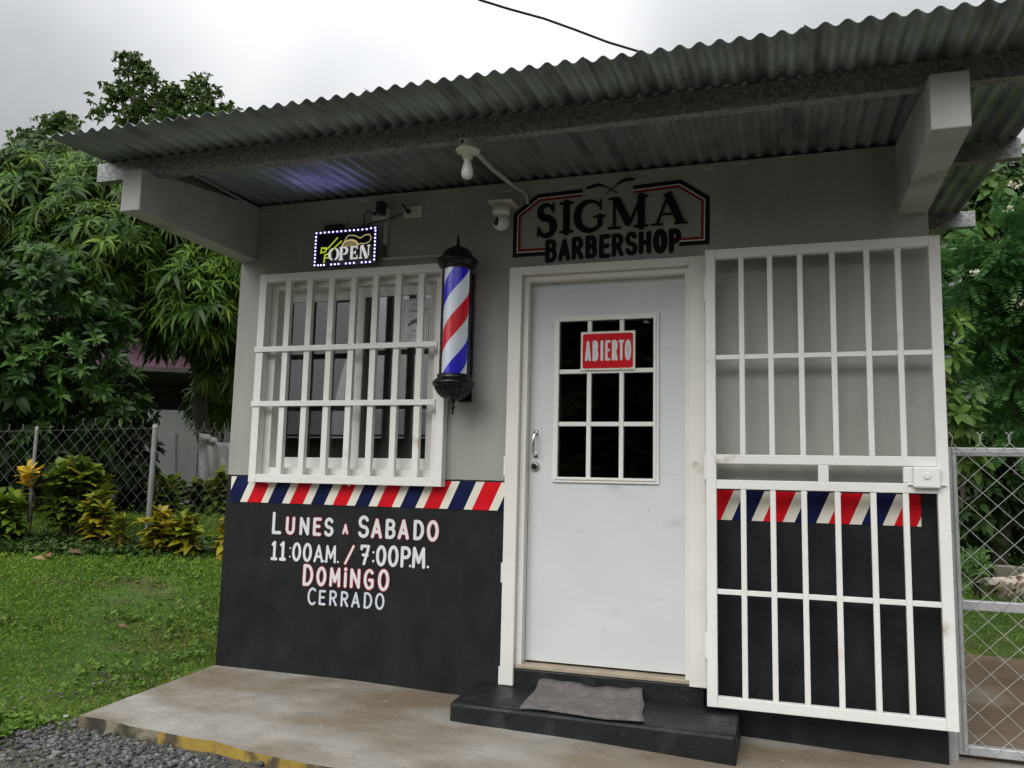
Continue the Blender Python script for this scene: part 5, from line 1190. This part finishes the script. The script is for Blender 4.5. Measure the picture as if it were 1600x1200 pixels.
def gravel():
    ico = bmesh.new(); bmesh.ops.create_icosphere(ico, subdivisions=1, radius=1); bv = np.array([v.co for v in ico.verts]); bf = np.array([[v.index for v in f.verts] for f in ico.faces]); ico.free()
    n = 3000; V = []; F = []; T = []
    X = np.concatenate([RNG.normal(.45, .42, n), RNG.normal(-.42, .13, 60)]); Y = np.concatenate([-1.22-.07*X[:n]-np.abs(RNG.normal(0, .20, n))+RNG.normal(0, .07, n)+.10, RNG.normal(-.42, .22, 60)])
    k_ = ~((X > -.105*Y-.005) & (Y > -1.09-.10*(X-.11)-.012)); X, Y = X[k_], Y[k_]
    for i, (x, y) in enumerate(zip(X, Y)):
        r = .005+.012*RNG.uniform()**2.2; a_ = RNG.uniform(0, 6.28); s_ = np.array([1, RNG.uniform(.6, 1), RNG.uniform(.45, .8)])*r
        v = bv*(1+RNG.normal(0, .16, (12, 1)))*s_; c, s2 = math.cos(a_), math.sin(a_); v = np.stack([v[:, 0]*c-v[:, 1]*s2, v[:, 0]*s2+v[:, 1]*c, v[:, 2]], 1)+[x, y, max(float(gz(x, y)), -.052)-.006+r*.35+.010*RNG.uniform()]
        F.append(bf+12*i); V.append(v); T.append(np.full(12, RNG.beta(1.1, 2.2)))
    V = np.concatenate(V); F = np.concatenate(F); me = bpy.data.meshes.new('gravel'); me.from_pydata(V.tolist(), [], F.tolist()); a_ = me.attributes.new('tint', 'FLOAT', 'POINT'); a_.data.foreach_set('value', np.concatenate(T).astype(np.float32))
    me.materials.append(leafmat('gravel_stone', (.028, .030, .032), (.22, .215, .205), .6, 0)); me.update()
    tag(link('gravel', me), 'loose grey gravel along the front edge of the pavement', 'gravel', kind='stuff')
gravel()
def rock(px, py, rx, ry, rz, label, col):
    q = hit(px, py); mb = MB(); mb.ball((0, 0, 0), 1, 1, 1, 8); 
    for i, v in enumerate(mb.v):
        k_ = 1+.13*math.sin(v[0]*5+px)+.1*math.cos(v[1]*6+v[2]*4); mb.v[i] = (q[0]+v[0]*rx*k_, q[1]+v[1]*ry*k_, q[2]+max(-.5, min(.6, v[2]))*rz)
    tag(recenter(mb.build('stone', material('stone', col, .85, var=.2, vscale=14, bump=.5), None, .004)), label, 'stone', 'larger stones in the gravel')
rock(52, 1182, .055, .035, .018, 'largest pale flat stone at the lower left corner', (.40, .36, .31))
rock(136, 1152, .030, .024, .016, 'grey flat stone under the pavement corner', (.33, .32, .31))
rock(104, 1119, .016, .012, .010, 'small pale stone by the pavement corner', (.42, .42, .41))
rock(285, 1190, .06, .03, .014, 'wide tan slab stone under the yellow kerb', (.28, .25, .21))
rock(350, 1190, .05, .04, .03, 'broken grey concrete lump at the yellow kerb', (.25, .25, .24))
def fallen(px, py, L, label, col, rz):
    q = hit(px, py); t = np.array([math.cos(rz), math.sin(rz), .12]); mb = MB(); V, T = leaf_arrays(np.array([q+[0, 0, .035]]), np.array([t]), np.array([[.1, -.5, 1.]]), np.array([L]), np.array([L*.42]), np.array([.35]), np.array([.5]))
    mb.add(V.tolist(), leaf_faces(1)); o = mb.build('fallen_leaf', material('dry_leaf', col, .7, var=.2, vscale=20)); s = o.modifiers.new('thickness', 'SOLIDIFY'); s.thickness = .002
    tag(recenter(o), label, 'leaf', 'dry leaves on the lawn')
fallen(50, 878, .13, 'pale tan fallen leaf, leftmost on the lawn', (.20, .12, .05), .2)
fallen(72, 872, .13, 'reddish brown fallen leaf next to the tan one', (.13, .055, .022), -.5)
fallen(104, 868, .14, 'dark curled fallen leaf right of the others', (.09, .04, .02), .4)
fallen(116, 866, .10, 'small orange-brown fallen leaf on the far lawn', (.17, .075, .03), 2.4)
fallen(183, 986, .07, 'lone brown leaf in the middle of the lawn', (.15, .07, .035), .3)

# ------------------------------------------------------------------ across the street: reflections in the panes, plus trees added to dim the low sky
ST = [((-1.4, -15.2, 1.3), 2.6, 1.6, 1.5), ((.9, -15.6, 1.2), 2.2, 1.6, 1.4), ((-1.2, -15.5, 4.2), 2.4, 2.2, 2.6), ((1.0, -16.5, 3.4), 2.2, 2.0, 2.2), ((-3.0, -16.0, 2.6), 1.6, 1.6, 1.6)]
bushthing('street_tree', 'broad tree across the street, reflected in the panes', [tuple([np.array(b[0])]+list(b[1:])) for b in ST], np.array([-.6, -15.8, 0]), 3000, 8, .34, .17, FM, .2, 'tree', 'trees across the street', shell=.2)
stt = bpy.data.objects['street_tree']; stt['label'] = 'broad trees across the street, one reflected in the panes, copies added to dim the low sky'
for x, y, k_, rz in ((5.5, -17, .9, 1.0), (11.5, -15, 1.0, 2.2), (-22, -20, .75, 4.0), (17, -12, .95, 5.0)):  # unseen copies added to block light from the low horizon
    c_ = stt.copy(); COL.objects.link(c_); c_.location = (x, y, -.1); c_.scale = (k_,)*3; c_.rotation_euler = (0, 0, rz)
    for ch in list(stt.children):
        h_ = ch.copy(); COL.objects.link(h_); h_.parent = c_
mb = MB(); mb.box(-26, -6, -34, -27, -.2, 2.9); hs2 = thing('street_house', 'low pale house across the street, reflected in the window', 'house', (-16, -30, -.1)); mb.build('wall', material('pale_house', (.42, .4, .36), .8, var=.1), hs2)
mb = MB(); mb.hexa([(-27, -26.3, 2.9), (-5, -26.3, 2.9), (-5, -30.5, 4.3), (-27, -30.5, 4.3), (-27, -26.3, 3.0), (-5, -26.3, 3.0), (-5, -30.5, 4.4), (-27, -30.5, 4.4)]); mb.build('roof', material('street_roof', (.16, .15, .15), .6), hs2)
